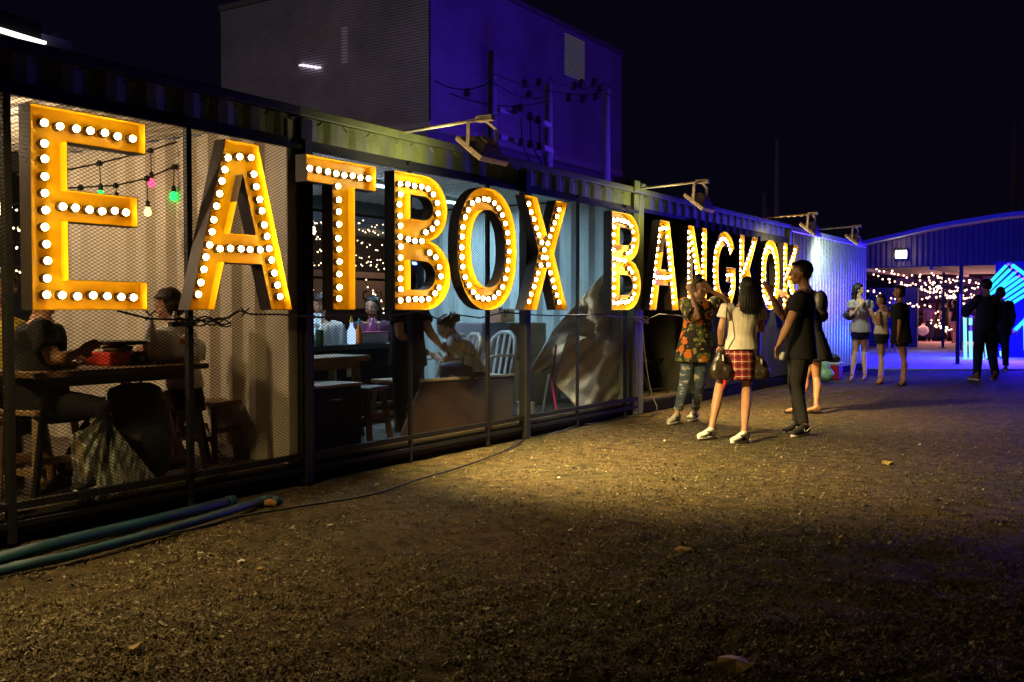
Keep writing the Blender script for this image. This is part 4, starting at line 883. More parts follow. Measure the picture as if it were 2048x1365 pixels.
sackish('handbag', 'black bag lying on the red cool box', 'bag', groundp(1664,759)+(0,0,.31), [((0,0,.07),(.16,.14,.08)),((.03,.1,.05),(.1,.1,.06))], MATS['black_nylon'], 6, .016, .012)
# ================================================================== PEOPLE
SKIN = mat('skin', (.42,.205,.115), .5, 0, .1, 9, .08, 120); SKIN2 = mat('paler_skin', (.52,.29,.18), .5, 0, .08, 9, .08, 120)
HAIR = mat('black_hair', (.012,.009,.008), .5, 0, .4, 40, .5, 160, spec=.3, stretch=(1,1,.12))
HAIRB = mat('brown_hair', (.022,.010,.006), .55, 0, .4, 40, .5, 160, spec=.25, stretch=(1,1,.12))
EYEW = mat('eye_white', (.75,.72,.68), .3, bump=0); EYEB = mat('eye_dark', (.01,.008,.008), .2, bump=0); LIP = mat('lips', (.30,.05,.04), .4, bump=0)
CL = lambda n, c, r=.85, **k: mat(n, c, r, 0, .12, 12, .3, 220, spec=.2, **k)
BLKC = CL('black_cotton', (.013,.012,.014)); WHC = CL('off_white_cotton', (.68,.60,.52)); CREAMC = CL('cream_cotton', (.66,.58,.44))
DKBL = CL('dark_blue_cloth', (.02,.022,.06)); GRYC = CL('charcoal_cloth', (.028,.026,.026)); LILC = CL('lilac_cotton', (.45,.30,.45)); PNKC = CL('pink_cotton', (.6,.3,.32)); YELC = CL('yellow_cotton', (.6,.45,.05))
SHW = mat('white_leather', (.78,.74,.70), .45); SOLEW = mat('white_rubber', (.72,.68,.62), .6); SHB = mat('black_knit', (.014,.013,.013), .7); TAN = mat('tan_sandal', (.16,.09,.05), .7)
# tartan
PL = mat('red_tartan', (.34,.012,.02), .85, bump=.2, bscale=200); nt, b, N, Lk = nodes_of(PL)
def tartan():
    tc = N('ShaderNodeTexCoord'); sx = N('ShaderNodeSeparateXYZ'); Lk(tc.outputs['Object'], sx.inputs[0]); at = N('ShaderNodeMath'); at.operation = 'ARCTAN2'; Lk(sx.outputs[1], at.inputs[0]); Lk(sx.outputs[0], at.inputs[1])
    def line(src, k, ph, thr):
        m1 = N('ShaderNodeMath'); m1.operation = 'MULTIPLY_ADD'; m1.inputs[1].default_value = k; m1.inputs[2].default_value = ph; Lk(src, m1.inputs[0]); m2 = N('ShaderNodeMath'); m2.operation = 'FRACT'; Lk(m1.outputs[0], m2.inputs[0]); m3 = N('ShaderNodeMath'); m3.operation = 'LESS_THAN'; m3.inputs[1].default_value = thr; Lk(m2.outputs[0], m3.inputs[0]); return m3.outputs[0]
    def mix(f, a, col, k=1):
        x = N('ShaderNodeMixRGB'); mu = N('ShaderNodeMath'); mu.operation = 'MULTIPLY'; mu.inputs[1].default_value = k; Lk(f, mu.inputs[0]); Lk(mu.outputs[0], x.inputs[0]); (Lk(a, x.inputs[1])); x.inputs[2].default_value = (*col, 1); return x.outputs[0]
    base = N('ShaderNodeRGB'); base.outputs[0].default_value = (.36,.012,.022,1); c = base.outputs[0]
    for src, k in ((at.outputs[0], 2.9), (sx.outputs[2], 13.5)):
        c = mix(line(src, k, .62, .38), c, (.05,.004,.01), .62); c = mix(line(src, k, .0, .10), c, (.62,.55,.42), .85)
    Lk(c, b.inputs['Base Color'])
tartan()
FLO = mat('floral_print', (.03,.025,.02), .8, bump=.2, bscale=150); nt, b, N, Lk = nodes_of(FLO)
def floral():
    tc = N('ShaderNodeTexCoord'); c = N('ShaderNodeRGB'); c.outputs[0].default_value = (.022,.018,.012,1); cur = c.outputs[0]
    for sc, thr, col, pick, off in ((11, .45, (.12,.16,.03), .30, 0), (13, .30, (.34,.30,.10), .5, 7), (9, .42, (.80,.20,.01), .50, 3), (15, .22, (.85,.55,.22), .5, 11)):
        mp = N('ShaderNodeMapping'); mp.inputs['Location'].default_value = (off,off*.7,off*.3); Lk(tc.outputs['Object'], mp.inputs[0])
        ns = N('ShaderNodeTexNoise'); ns.inputs['Scale'].default_value = 30; Lk(mp.outputs[0], ns.inputs[0]); ad = N('ShaderNodeMixRGB'); ad.blend_type = 'ADD'; ad.inputs[0].default_value = .06; Lk(mp.outputs[0], ad.inputs[1]); Lk(ns.outputs['Color'], ad.inputs[2])
        v = N('ShaderNodeTexVoronoi'); v.inputs['Scale'].default_value = sc; Lk(ad.outputs[0], v.inputs[0]); l = N('ShaderNodeMath'); l.operation = 'LESS_THAN'; l.inputs[1].default_value = thr; Lk(v.outputs['Distance'], l.inputs[0])
        s = N('ShaderNodeSeparateColor'); Lk(v.outputs['Color'], s.inputs[0]); g = N('ShaderNodeMath'); g.operation = 'GREATER_THAN'; g.inputs[1].default_value = pick; Lk(s.outputs[0], g.inputs[0]); m = N('ShaderNodeMath'); m.operation = 'MULTIPLY'; Lk(l.outputs[0], m.inputs[0]); Lk(g.outputs[0], m.inputs[1])
        x = N('ShaderNodeMixRGB'); Lk(m.outputs[0], x.inputs[0]); Lk(cur, x.inputs[1]); x.inputs[2].default_value = (*col, 1); cur = x.outputs[0]
    Lk(cur, b.inputs['Base Color'])
floral()
JEAN = mat('ripped_denim', (.035,.055,.085), .8, bump=.3, bscale=220); nt, b, N, Lk = nodes_of(JEAN)
def ripped():
    tc = N('ShaderNodeTexCoord'); mp = N('ShaderNodeMapping'); mp.inputs['Scale'].default_value = (9,9,17); Lk(tc.outputs['Object'], mp.inputs[0]); n = N('ShaderNodeTexNoise'); n.inputs['Scale'].default_value = 1; n.inputs['Detail'].default_value = 7; n.inputs['Distortion'].default_value = .5; Lk(mp.outputs[0], n.inputs[0])
    r = N('ShaderNodeValToRGB'); e = r.color_ramp.elements; e[0].position = .3; e[0].color = (.02,.03,.05,1); e[1].position = .56; e[1].color = (.10,.14,.18,1); k = e.new(.585); k.color = (.62,.52,.45,1); k = e.new(.68); k.color = (.5,.32,.24,1); Lk(n.outputs[0], r.inputs[0]); Lk(r.outputs[0], b.inputs['Base Color'])
ripped()
CHK = mat('checked_shirt', (.65,.66,.7), .8, bump=.2); nt, b, N, Lk = nodes_of(CHK)
def check():
    tc = N('ShaderNodeTexCoord'); mp = N('ShaderNodeMapping'); mp.inputs['Rotation'].default_value = (.3,.5,.4); Lk(tc.outputs['Object'], mp.inputs[0]); br = N('ShaderNodeTexBrick'); br.offset = 0; br.inputs['Scale'].default_value = 13; br.inputs['Color1'].default_value = (.66,.68,.72,1); br.inputs['Color2'].default_value = (.66,.68,.72,1); br.inputs['Mortar'].default_value = (.02,.02,.03,1); br.inputs['Mortar Size'].default_value = .035; br.inputs['Brick Width'].default_value = .9; br.inputs['Row Height'].default_value = .9; Lk(mp.outputs[0], br.inputs[0]); Lk(br.outputs[0], b.inputs['Base Color'])
check()
def dirv(th, ph=0.):
    """camera-frame yaw: 0 looks away from the camera, 90 to the picture's left, 180 at the camera"""
    a = radians(th)+YAW; p = radians(ph); return np.array([-sin(a)*cos(p), cos(a)*cos(p), sin(p)])
UP = np.array([0,0,1.])
def J(px, py, d): return depthp(px, py, d)
def lin(a, b, t): return np.asarray(a)*(1-t)+np.asarray(b)*t
def stand(px, py, h, yaw, lean=0, stance=.09):
    """joints of a standing figure of height h with feet at that pixel"""
    r = groundp(px, py); k = h/1.68; f = dirv(yaw); rt = np.cross(f, UP); j = {'h': h, 'root': r}
    q = lambda x, y, z: r+rt*x*k+f*y*k+UP*z*k
    for s, n in ((-1,'L'),(1,'R')):
        j['hip'+n] = q(s*.085,0,.88); j['kn'+n] = q(s*(.08+stance*.15),.02,.47); j['an'+n] = q(s*(stance),-.01+.03*s,.085)
        j['sh'+n] = q(s*.165,.0,1.36); j['el'+n] = q(s*.21,-.02,1.09); j['wr'+n] = q(s*.20,.06,.85); j['hd'+n] = q(s*.19,.09,.69)
    j['neck'] = q(0,-.01,1.42); j['head'] = q(0,.02,1.565); return j
def trunk(m, j, infl=0, lo=-.14, fem=True, hipw=1., yaw=0, rt=None, f=None, k=1, flare=0):
    pel = (j['hipL']+j['hipR'])/2; ch = (j['shL']+j['shR'])/2; hw = .158 if fem else .150; ww = .118 if fem else .14
    bw = min(.2, max(.145, np.linalg.norm(j['shL']-j['shR'])/2/k if False else .165))*k
    prof = [(lo,hw*.98,.105),(0,hw,.112),(.28,(hw+ww)/2,.100),(.48,ww,.088),(.70,.130,.102),(.85,.148,.105),(.97,.155,.088),(1.05,.105,.070),(1.12,.06,.056)]
    if infl:
        P_ = prof[1:-1]; xs_ = [p[0] for p in P_]; ix = lambda a: (np.interp(a, xs_, [p[1] for p in P_]), np.interp(a, xs_, [p[2] for p in P_]))
        prof = [(a, *ix(a)) for a in [lo]+[q for q in xs_ if q > lo+.05]]
    R = []
    for a, rx, ry in prof:
        c = lin(pel, ch, a); fl = flare*max(0, (.6-a)/.7)
        R.append((c, (rx*hipw if a < .5 else rx)*k+infl+fl, ry*k*(1.05)+infl+fl*.8, rt, f))
    m.rings(R, 20)
def hand(m, w, tip, k=1., curl=.3, pn=None, side=1):
    d = nrm(tip-w); pn = nrm(pn if pn is not None else np.cross(d, (0.3,.2,.9))); sd = nrm(np.cross(d, pn)); pn = np.cross(sd, d)
    R = [(w, .024*k, .019*k, sd, pn), (w+d*.03*k, .030*k, .016*k, sd, pn), (w+d*.075*k, .038*k, .014*k, sd, pn), (w+d*.092*k, .034*k, .011*k, sd, pn)]
    m.rings(R, 12)
    for q, (o, L) in enumerate(((-.028,.066),(-.009,.074),(.010,.070),(.027,.055))):
        p0 = w+d*.085*k+sd*o*k; p1 = p0+(d+pn*curl*.5)*L*.45*k; p2 = p1+nrm(d+pn*curl*2)*L*.55*k; m.tube([w+d*.06*k+sd*o*k*.8, p0, p1, p2], [.009*k,.0088*k,.0082*k,.0068*k], 7)
    a = w+d*.02*k+sd*side*.02*k; b_ = a+(d*.6+sd*side*.8)*.035*k; m.tube([a, b_, b_+(d*.9+sd*side*.25+pn*.3)*.04*k], [.012*k,.0105*k,.008*k], 7)
def person(label, j, yaw, hyaw, hpitch=0, skin=SKIN, fem=True, top=None, bottom=None, hair=None, shoes=None, vox=.0085, loose=.018, sleeve=.55, hem=-.12, face=True, seed=1, group=None, infl=1., curl=(.3,.3), pn=(None,None), name='person', wr=.006):
    h = j['h']; k = h/1.68; root = np.array(j['root'], float); root[2] = root[2]
    t = thing(name, label, 'person', root, group)
    j = {a: (np.array(b_)-root if isinstance(b_, np.ndarray) else b_) for a, b_ in j.items()}
    f = dirv(yaw); rt = np.cross(f, UP); hf = dirv(hyaw, hpitch); hr = nrm(np.cross(hf, UP)); hu = np.cross(hr, hf); C = j['head']
    AX = np.array([hr, hf, hu]); m = MB()
    # head
    m.ell(C+hu*.022*k-hf*.008*k, (.073*k,.092*k,.092*k), AX); m.ell(C-hu*.04*k+hf*.022*k, (.056*k,.062*k,.068*k), AX); m.ell(C-hu*.088*k+hf*.052*k, (.024*k,.022*k,.02*k), AX)
    m.ell(C-hu*.022*k+hf*.094*k, (.014*k,.016*k,.012*k), AX); m.tube([C+hu*.02*k+hf*.08*k, C-hu*.018*k+hf*.097*k], [.008*k,.011*k], 8)
    for s in (-1,1):
        m.ell(C+hr*s*.072*k-hu*.012*k-hf*.005*k, (.010*k,.018*k,.030*k), AX); m.ell(C+hr*s*.036*k-hu*.03*k+hf*.058*k, (.022*k,.022*k,.024*k), AX)
    m.ell(C-hu*.058*k+hf*.075*k, (.022*k,.014*k,.012*k), AX)
    m.tube([lin(j['neck'], C, -.25), j['neck'], C-hf*.018*k-hu*.03*k], [.062*k,.050*k,.050*k], 12)
    trunk(m, j, 0, -.14, fem, 1, yaw, rt, f, k)
    for s, n in ((-1,'L'),(1,'R')):
        sh, el, wr_, hd = j['sh'+n], j['el'+n], j['wr'+n], j['hd'+n]; mu = 1 if fem else 1.15
        m.tube([lin(sh, (j['shL']+j['shR'])/2, .35), sh, lin(sh,el,.35), el, lin(el,wr_,.3), wr_], [.05*k,.049*k*mu,.043*k*mu,.036*k*mu,.036*k*mu,.023*k], 12)
        hand(m, wr_, hd, k, curl[0 if s < 0 else 1], pn[0 if s < 0 else 1], side=-s)
        hp, kn, an = j['hip'+n], j['kn'+n], j['an'+n]
        cd_ = nrm(np.cross(nrm(an-kn), rt))*-1; bk = -f
        m.tube([lin(hp,kn,-.05), lin(hp,kn,.12), lin(hp,kn,.5), kn], [.078*k,.088*k,.070*k,.050*k], 14)
        m.tube([kn, lin(kn,an,.3)+bk*.014*k, lin(kn,an,.55)+bk*.006*k, lin(kn,an,.85), an], [.050*k,.053*k,.046*k,.033*k,.034*k], 14)
        fd = j.get('ft'+n, f); fd = nrm(fd*np.array([1,1,0])); z0 = an[2]-.085*k
        m.tube([an, an-fd*.045*k-UP*.05*k], [.034*k,.030*k], 10); m.tube([an-UP*.03*k, an+fd*.07*k-UP*.052*k, an+fd*.145*k-UP*.066*k, an+fd*.175*k-UP*.07*k], [.033*k,.030*k,.024*k,.012*k], 12)
        m.tube([an-fd*.03*k-UP*.062*k, an+fd*.13*k-UP*.068*k], [.024*k,.03*k], 10)
        j['_fd'+n] = fd
    solid('body', m, skin, t, vox, 3)
    if face:
        for s in (-1,1):
            m = MB(); e_ = C+hr*s*.030*k+hf*.080*k+hu*.006*k; m.ell(e_, (.014*k,.008*k,.0075*k), AX, 10, 6); o = m.build('eye', EYEW, t, smooth=True); m = MB(); m.ell(e_+hf*.004*k, (.0068*k,.0065*k,.0068*k), AX, 8, 6); m.build('iris', EYEB, o)
            m = MB(); m.tube([e_+hr*s*-.016*k+hu*.017*k+hf*.006*k, e_+hu*.023*k+hf*.007*k, e_+hr*s*.020*k+hu*.018*k-hf*.004*k], [.003*k,.0035*k,.002*k], 6); m.build('eyebrow', HAIR, t)
        m = MB(); m.ell(C-hu*.058*k+hf*.088*k, (.020*k,.006*k,.0045*k), AX, 10, 6); m.ell(C-hu*.066*k+hf*.087*k, (.016*k,.006*k,.005*k), AX, 10, 6); m.build('lips', LIP, t, smooth=True)
    # hair
    if hair:
        kind, hm = hair[0], hair[1]; m = MB()
        m.ell(C+hu*.034*k-hf*.022*k, (.086*k,.098*k,.094*k), AX, 18, 12)
        bot = j['head']-UP*(hair[2] if len(hair) > 2 else .3)*k
        if kind == 'long':
            w_ = hair[3] if len(hair) > 3 else .11
            b0 = C-hf*.045*k; R = []
            for a, rx, ry in ((-.02,.085,.07),(.15,.092,.075),(.4,w_*.95,.065),(.75,w_,.05),(.95,w_*.82,.035),(1.02,w_*.5,.02)):
                z = C[2]+(.03*k)*(1-a)-(hair[2])*k*a; c = b0-f*(.06*k*min(1,a*1.6)); c = np.array([c[0], c[1], z]); R.append((c, rx*k, ry*k, hr, nrm(hf*np.array([1,1,0]))))
            m.rings(R, 22)
        if kind == 'bun': m.ell(C+hu*.125*k-hf*.045*k, (.045*k,.045*k,.04*k), AX)
        if kind == 'lowbun': m.ell(C+hu*.02*k-hf*.135*k, (.045*k,.045*k,.045*k), AX)
        if kind == 'bob':
            m.ell(C-hu*.02*k-hf*.035*k, (.098*k,.088*k,.085*k), AX); m.ell(C+hu*.06*k+hf*.035*k, (.075*k,.05*k,.035*k), AX)
        if kind == 'short': m.ell(C+hu*.055*k+hf*.018*k, (.074*k,.078*k,.055*k), AX); m.ell(C-hu*.01*k-hf*.06*k, (.066*k,.045*k,.06*k), AX)
        # cut the face free
        me = remesh(m, max(vox, .008), 2); n = len(me.vertices); co = np.empty(n*3); me.vertices.foreach_get('co', co); co = co.reshape(-1,3); no = np.empty(n*3); me.vertices.foreach_get('normal', no); no = no.reshape(-1,3)
        rel = co-C; fx = rel @ hf; ux = rel @ hu; rx = rel @ hr
        face_ = (fx > .012*k) & (ux < (.078*k-.25*np.abs(rx))) & (ux > -.2*k)
        wt = np.clip((fx/k-.012)/.02,0,1)*np.clip((.080-.25*np.abs(rx)/k-ux/k)/.016,0,1)*np.clip((ux/k+.2)/.02,0,1); push = (np.maximum(fx,0)*.9+.004)*wt; co = co-hf*push[:, None]
        a_ = np.arctan2(rx, -fx); co = co+no*((np.sin(a_*34+sn3(co,(9,9,5),seed)*3)*.0022+sn3(co,(45,45,9),seed)*.006)*k)[:, None]
        me.vertices.foreach_set('co', co.ravel()); me.update(); me.name = 'hair'; me.materials.clear(); me.materials.append(hm); me.polygons.foreach_set('use_smooth', [True]*len(me.polygons))
        o = bpy.data.objects.new('hair', me); COL.objects.link(o); o.parent = t
        if vox < .0115:   # loose strands that break the outline
            r_ = np.random.default_rng(seed); n = len(co); sm = MB(); no2 = np.empty(n*3); me.vertices.foreach_get('normal', no2); no2 = no2.reshape(-1,3)
            for q in r_.integers(0, n, 420 if kind == 'long' else 300):
                if face_[q] and push[q] > .02: continue
                p = co[q]; nn = no2[q]; dn = nrm(-UP*1.0+nn*r_.uniform(.0,.28)+r_.normal(size=3)*.14); L = r_.uniform(.02,.05)*k if kind != 'long' else r_.uniform(.04,.11)*k
                w_ = nrm(np.cross(dn, nn))*.0016; p1 = p+dn*L*.5+nn*.004; p2 = p+dn*L+nn*r_.uniform(-.004,.006)
                sm.add([p-w_, p+w_, p1+w_, p1-w_, p2], [(0,1,2,3),(3,2,4)])
            o2 = sm.build('loose_strands', hm, o); o2['kind'] = 'stuff'
    # clothes
    def legsolid(m, frac, infl_, only=None):
        for n in ('L','R'):
            hp, kn, an = j['hip'+n], j['kn'+n], j['an'+n]
            pts = [(lin(hp,kn,-.08),.088),(lin(hp,kn,.15),.094),(lin(hp,kn,.5),.076),(kn,.058),(lin(kn,an,.35),.056),(lin(kn,an,.7),.046),(lin(kn,an,.95),.042)]
            ln = [0,.05,.25,.5,.68,.85,1.0]; P_ = []; R_ = []
            for (p, r), l in zip(pts, ln):
                if l <= frac+1e-6: P_.append(p); R_.append(r*k+infl_)
            tot = 0
            if frac < 1 and frac not in ln:
                a = [x for x in ln if x <= frac][-1]; i = ln.index(a); s = (frac-a)/(ln[i+1]-a); P_.append(lin(pts[i][0], pts[i+1][0], s)); R_.append((pts[i][1]*(1-s)+pts[i+1][1]*s)*k+infl_*1.5)
            m.tube(P_, R_, 14)
    pel = (j['hipL']+j['hipR'])/2; ch = (j['shL']+j['shR'])/2
    if bottom:
        kind, bm_ = bottom[0], bottom[1]; m = MB()
        if kind == 'skirt':
            R = []
            for a, rx, ry in ((.36,.128,.10),(.25,.142,.110),(0,.172,.132),(-.25,.176,.136),(-bottom[2],.180,.138)):
                R.append((lin(pel,ch,a) if a > -.3 else np.array([*(lin(pel, (j['knL']+j['knR'])/2, .25)[:2]), lin(pel,ch,a)[2]]), rx*k, ry*k, rt, f))
            m.rings(R, 30); solid('skirt', m, bm_, t, max(vox,.009), 2, .006, (16,16,3), seed)
        else:
            R = [(lin(pel,ch,a), rx*k, ry*k, rt, f) for a, rx, ry in ((.30,.135,.104),(.1,.160,.120),(-.08,.168,.124),(-.2,.13,.11))]; m.rings(R, 20)
            legsolid(m, {'trousers':1.0,'shorts':.17,'jeans':.93,'long_shorts':.42}[kind], bottom[2] if len(bottom) > 2 else .006)
            o_ = solid('shorts' if 'shorts' in kind else 'trousers', m, bm_, t, vox, 3, .007, (14,14,26), seed)
    if top:
        m = MB(); trunk(m, j, loose, hem, fem, 1, yaw, rt, f, k, flare=.02 if loose > .025 else .006)
        if sleeve > 0:
            for n in ('L','R'):
                sh, el, wr_ = j['sh'+n], j['el'+n], j['wr'+n]; r0 = .056*k+loose*.6
                pts = [lin(sh, ch, .3), sh, lin(sh, el, min(1,sleeve))]; rr_ = [.056*k+loose*.3, r0, r0*(.98 if sleeve < 1 else .92)+loose*.25]
                if sleeve > 1: pts.append(lin(el, wr_, min(1,sleeve-1))); rr_.append(.042*k+loose*.5)
                m.tube(pts, rr_, 16)
        else:
            for n in ('L','R'): m.tube([lin(ch,pel,.12)+(j['sh'+n]-ch)*.55+UP*.0, lin(j['sh'+n], ch, .45)+UP*.035*k], [.05*k,.03*k], 10)
        solid('shirt', m, top, t, vox, 3, wr, (13,13,8), seed+3)
    # shoes
    for n in ('L','R'):
        an, fd = j['an'+n], j['_fd'+n]; z0 = an[2]-.093*k; sdv = np.cross(fd, UP)
        if shoes and shoes[0] == 'sneaker':
            R = []; L = .285*k; st = an-fd*.065*k
            for s, w_, hh in ((0,.022,.055),(.06,.034,.088),(.28,.037,.10),(.42,.040,.085),(.6,.045,.062),(.82,.044,.048),(.95,.032,.038),(1.0,.016,.03)):
                hh *= k; c = st+fd*L*s; c = np.array([c[0],c[1], z0+.018*k+hh/2]); R.append((c, w_*k, hh/2, sdv, UP))
            m = MB(); m.rings(R, 16); sh_ = solid('shoe', m, shoes[1], t, .006, 2)
            m = MB(); m.rings([(np.array([*(st+fd*L*s)[:2], z0+zz]), w_*k, .3, sdv, fd*0) for s in () for w_, zz in ()] or [(st*0+np.array([*(st+fd*L*.5)[:2], z0+zz]), .048*k*q_, L*.515*q_, sdv, fd) for zz, q_ in ((0,.96),(.012*k,1.0),(.028*k,.99))], 24); m.build('sole', shoes[2], sh_, smooth=True)
            for sd_ in (-1,1):
                if shoes[3] == 'stripes':
                    for q_ in range(3):
                        c = st+fd*L*(.42+.075*q_)+sdv*sd_*(.0445+.0*q_)*k; c[2] = z0+.055*k; m = MB(); m.bar(c-fd*.012*k-UP*.024*k, c+fd*.010*k+UP*.026*k-sdv*sd_*.010*k, .010*k, .006*k, up=fd); m.build('stripe', shoes[4], sh_)
                elif shoes[3] == 'tick':
                    P_ = []; pr = [(.18,.075),(.24,.056),(.32,.052),(.5,.066),(.68,.082)]
                    P_ = [np.array([*((st+fd*L*(1-.98*a)+sdv*sd_*.044*k)[:2]), z0+b_*k]) for a, b_ in ((.50,.070),(.56,.048),(.64,.046),(.76,.062),(.93,.085))]
                    m = MB(); m.tube(P_, [.002*k,.007*k,.007*k,.004*k,.001*k], 6); m.build('tick_mark', shoes[4], sh_)
            if shoes[3] == 'stripes': m = MB(); c = st+fd*.004; c[2] = z0+.085*k; m.ell(c, (.028*k,.014*k,.018*k), np.array([sdv,fd,UP])); m.build('heel_tab', shoes[4], sh_)
        elif shoes:
            m = MB(); m.rings([(np.array([*(an+fd*.06*k)[:2], z0+zz]), .045*k, .135*k, sdv, fd) for zz in (-.002,.018*k)], 20); sh_ = m.build('sandal', shoes[1], t, smooth=False)
            for sd_ in (-1,1): m = MB(); m.tube([an+fd*.12*k-UP*.052*k, an+fd*.08*k+sdv*sd_*.036*k-UP*.055*k, an+fd*.04*k+sdv*sd_*.042*k-UP*.07*k], .006*k, 6); m.build('strap', shoes[1], sh_)
    return t, j, root
def foot(px, py): return groundp(px, py, .09)
# ---- 1 woman in floral shirt
d = 11.06; r = groundp(1383, 845)
j = dict(h=1.66, root=r, head=J(1400,577,d-.05), neck=J(1394,600,d), shL=J(1428,608,d+.02), shR=J(1370,606,d), elL=J(1454,600,d-.12), wrL=J(1424,583,d-.10), hdL=J(1406,566,d-.12),
  elR=J(1395,634,d-.30), wrR=J(1384,590,d-.20), hdR=J(1374,566,d-.14), hipL=J(1402,702,d), hipR=J(1380,702,d), knL=J(1399,770,d-.02), knR=J(1370,770,d-.06), anL=foot(1391,824), anR=foot(1354,830))
j['ftR'] = dirv(184); j['ftL'] = dirv(238)
person('woman with bun in orange floral shirt and ripped jeans, hands raised to her head', j, 186, 208, -2, SKIN2, True, FLO, ('jeans', JEAN, .006), ('bun', HAIRB), ('sneaker', mat('silver_leather', (.5,.46,.36), .4), SOLEW, 'stripes', GRYC), vox=.0075, loose=.045, sleeve=.85, hem=-.22, seed=5, wr=.014, curl=(.25,.25))
# ---- 2 woman in plaid skirt
d = 9.88; r = groundp(1462, 870)
j = dict(h=1.60, root=r, head=J(1493,578,d), neck=J(1488,603,d), shL=J(1454,617,d-.02), shR=J(1520,620,d+.06), elL=J(1442,658,d-.03), wrL=J(1441,690,d+.10), hdL=J(1443,712,d+.12), elR=J(1523,662,d+.05), wrR=J(1515,650,d+.25), hdR=J(1505,640,d+.32),
  hipL=J(1464,720,d-.01), hipR=J(1493,718,d+.03), knL=J(1440,772,d-.03), knR=J(1494,776,d+.02), anL=foot(1424,858), anR=foot(1490,866))
j['ftL'] = dirv(72); j['ftR'] = dirv(8)
t_, jj, rt_ = person('long haired woman seen from behind in white tee, red tartan skirt and striped white shoes', j, 6, 10, 0, SKIN, True, WHC, ('skirt', PL, .40), ('long', HAIR, .255, .125), ('sneaker', SHW, SOLEW, 'stripes', BLACK), vox=.0075, loose=.030, sleeve=.48, hem=.20, seed=9, wr=.022)
m = MB(); m.tube([jj['wrL']+(0,0,z) for z in (-.012,.012)], .030, 12); m.build('watch', BLACK, t_)
# ---- 3 man in black tee
d = 10.16; r = groundp(1603, 866)
j = dict(h=1.79, root=r, head=J(1599,546,d), neck=J(1608,572,d), shL=J(1600,594,d-.17), shR=J(1604,592,d+.17), elL=J(1576,652,d-.24), wrL=J(1558,688,d-.20), hdL=J(1551,714,d-.17), elR=J(1563,634,d+.16), wrR=J(1541,588,d+.10), hdR=J(1532,566,d+.06),
  hipL=J(1600,706,d-.08), hipR=J(1602,706,d+.08), knL=J(1592,772,d-.08), knR=J(1598,770,d+.07), anL=foot(1611,852), anR=foot(1596,846))
j['ftL'] = dirv(92); j['ftR'] = dirv(84)
t_, jj, rt_ = person('man in black tee and dark trousers holding up a phone, black shoes with pale tick', j, 84, 84, 2, SKIN, False, BLKC, ('trousers', GRYC, .008), ('short', HAIR), ('sneaker', SHB, SOLEW, 'tick', SHW), vox=.0075, loose=.030, sleeve=.55, hem=-.10, seed=12, wr=.010, curl=(.5,1.2))
PH = mat('phone_glass', (.02,.02,.03), .15, bump=0)
def phone(c, n, up, lab, s=1.):
    t = thing('phone', lab, 'phone', c); n = nrm(n); sd = nrm(np.cross(n, up)); u = np.cross(sd, n); m = MB(); m.bar(-u*.07*s, u*.07*s, .068*s, .008, up=n); m.build('case', PH, t, bevel=.003)
    m = MB(); m.bar(-u*.064*s-n*.0055, u*.064*s-n*.0055, .060*s, .001, up=n); m.build('screen', emit('phone_screen', (.6,.65,.9), .3), t); return t
phone(J(1531,556,d+.05), dirv(84), UP+.1*dirv(84), 'phone held up by the man in the black tee in front of the O')
t = thing('white_cup', 'small white cup in the lowered hand of the man in black', 'cup', J(1564,712,d-.16)); m = MB(); m.lathe((0,0,-.04), [(.028,0),(.034,.08),(.031,.08),(.026,.01)], 14); m.build('cup_body', WP, t, smooth=True)
# ---- 4 person behind him
d = 12.4; r = groundp(1625, 818)
j = dict(h=1.58, root=r, head=J(1607,590,d), neck=J(1618,608,d), shL=J(1614,622,d-.15), shR=J(1612,620,d+.16), elL=J(1598,608,d-.1), wrL=J(1573,591,d+.02), hdL=J(1557,582,d+.02), elR=J(1590,615,d+.2), wrR=J(1575,596,d+.1), hdR=J(1566,590,d+.1),
  hipL=J(1632,700,d-.08), hipR=J(1632,700,d+.08), knL=J(1634,758,d-.08), knR=J(1612,758,d+.08), anL=foot(1634,812), anR=foot(1600,812))
person('person in dark hooded dress half hidden behind the man in black, arm reaching forward', j, 80, 88, 0, SKIN, True, BLKC, ('skirt', BLKC, .25), ('lowbun', HAIR), ('sandal', BLACK), vox=.010, loose=.055, sleeve=.9, hem=-.25, seed=14, wr=.014)
t = thing('backpack', 'dark backpack on the back of the person behind the man in black', 'bag', J(1640,612,d)); mb = MB(); mb.ell((0,0,.03),(.09,.13,.17)); mb.ell((0,0,-.12),(.10,.14,.09)); solid('pack', mb, MATS['black_nylon'], t, .012, 2, .006)
# bags of the woman in the tartan skirt
d = 9.88
def handbag(px, py, dd, w_, h_, m_, lab, strap=(), seed=2):
    c = J(px, py, dd); t = thing('handbag', lab, 'handbag', c); mb = MB(); A = np.array([RV, FV, UP])
    mb.rings([(UP*h_*z_, w_*a_, w_*b_, RV, FV) for z_, a_, b_ in ((-.5,.40,.18),(-.46,.50,.24),(-.2,.52,.26),(.1,.40,.18),(.34,.22,.09),(.46,.12,.05))], 18); mb.ell(RV*w_*.18-UP*h_*.22-FV*w_*.1, (w_*.3,w_*.2,h_*.2), A)
    solid('bag_body', mb, m_, t, .009, 1, .010, (34,34,20), seed)
    for pts in strap: m = MB(); m.tube([J(*q)-c for q in pts], .0065, 6); m.build('strap', BLACK, t)
    m = MB(); m.tube([UP*h_*.3-FV*w_*.2, UP*h_*.1-FV*w_*.34], .01, 8); m.build('clasp', GREY, t); return t
BLL = mat('black_leather', (.03,.02,.014), .3, .0, .4, 14, .6, 30)
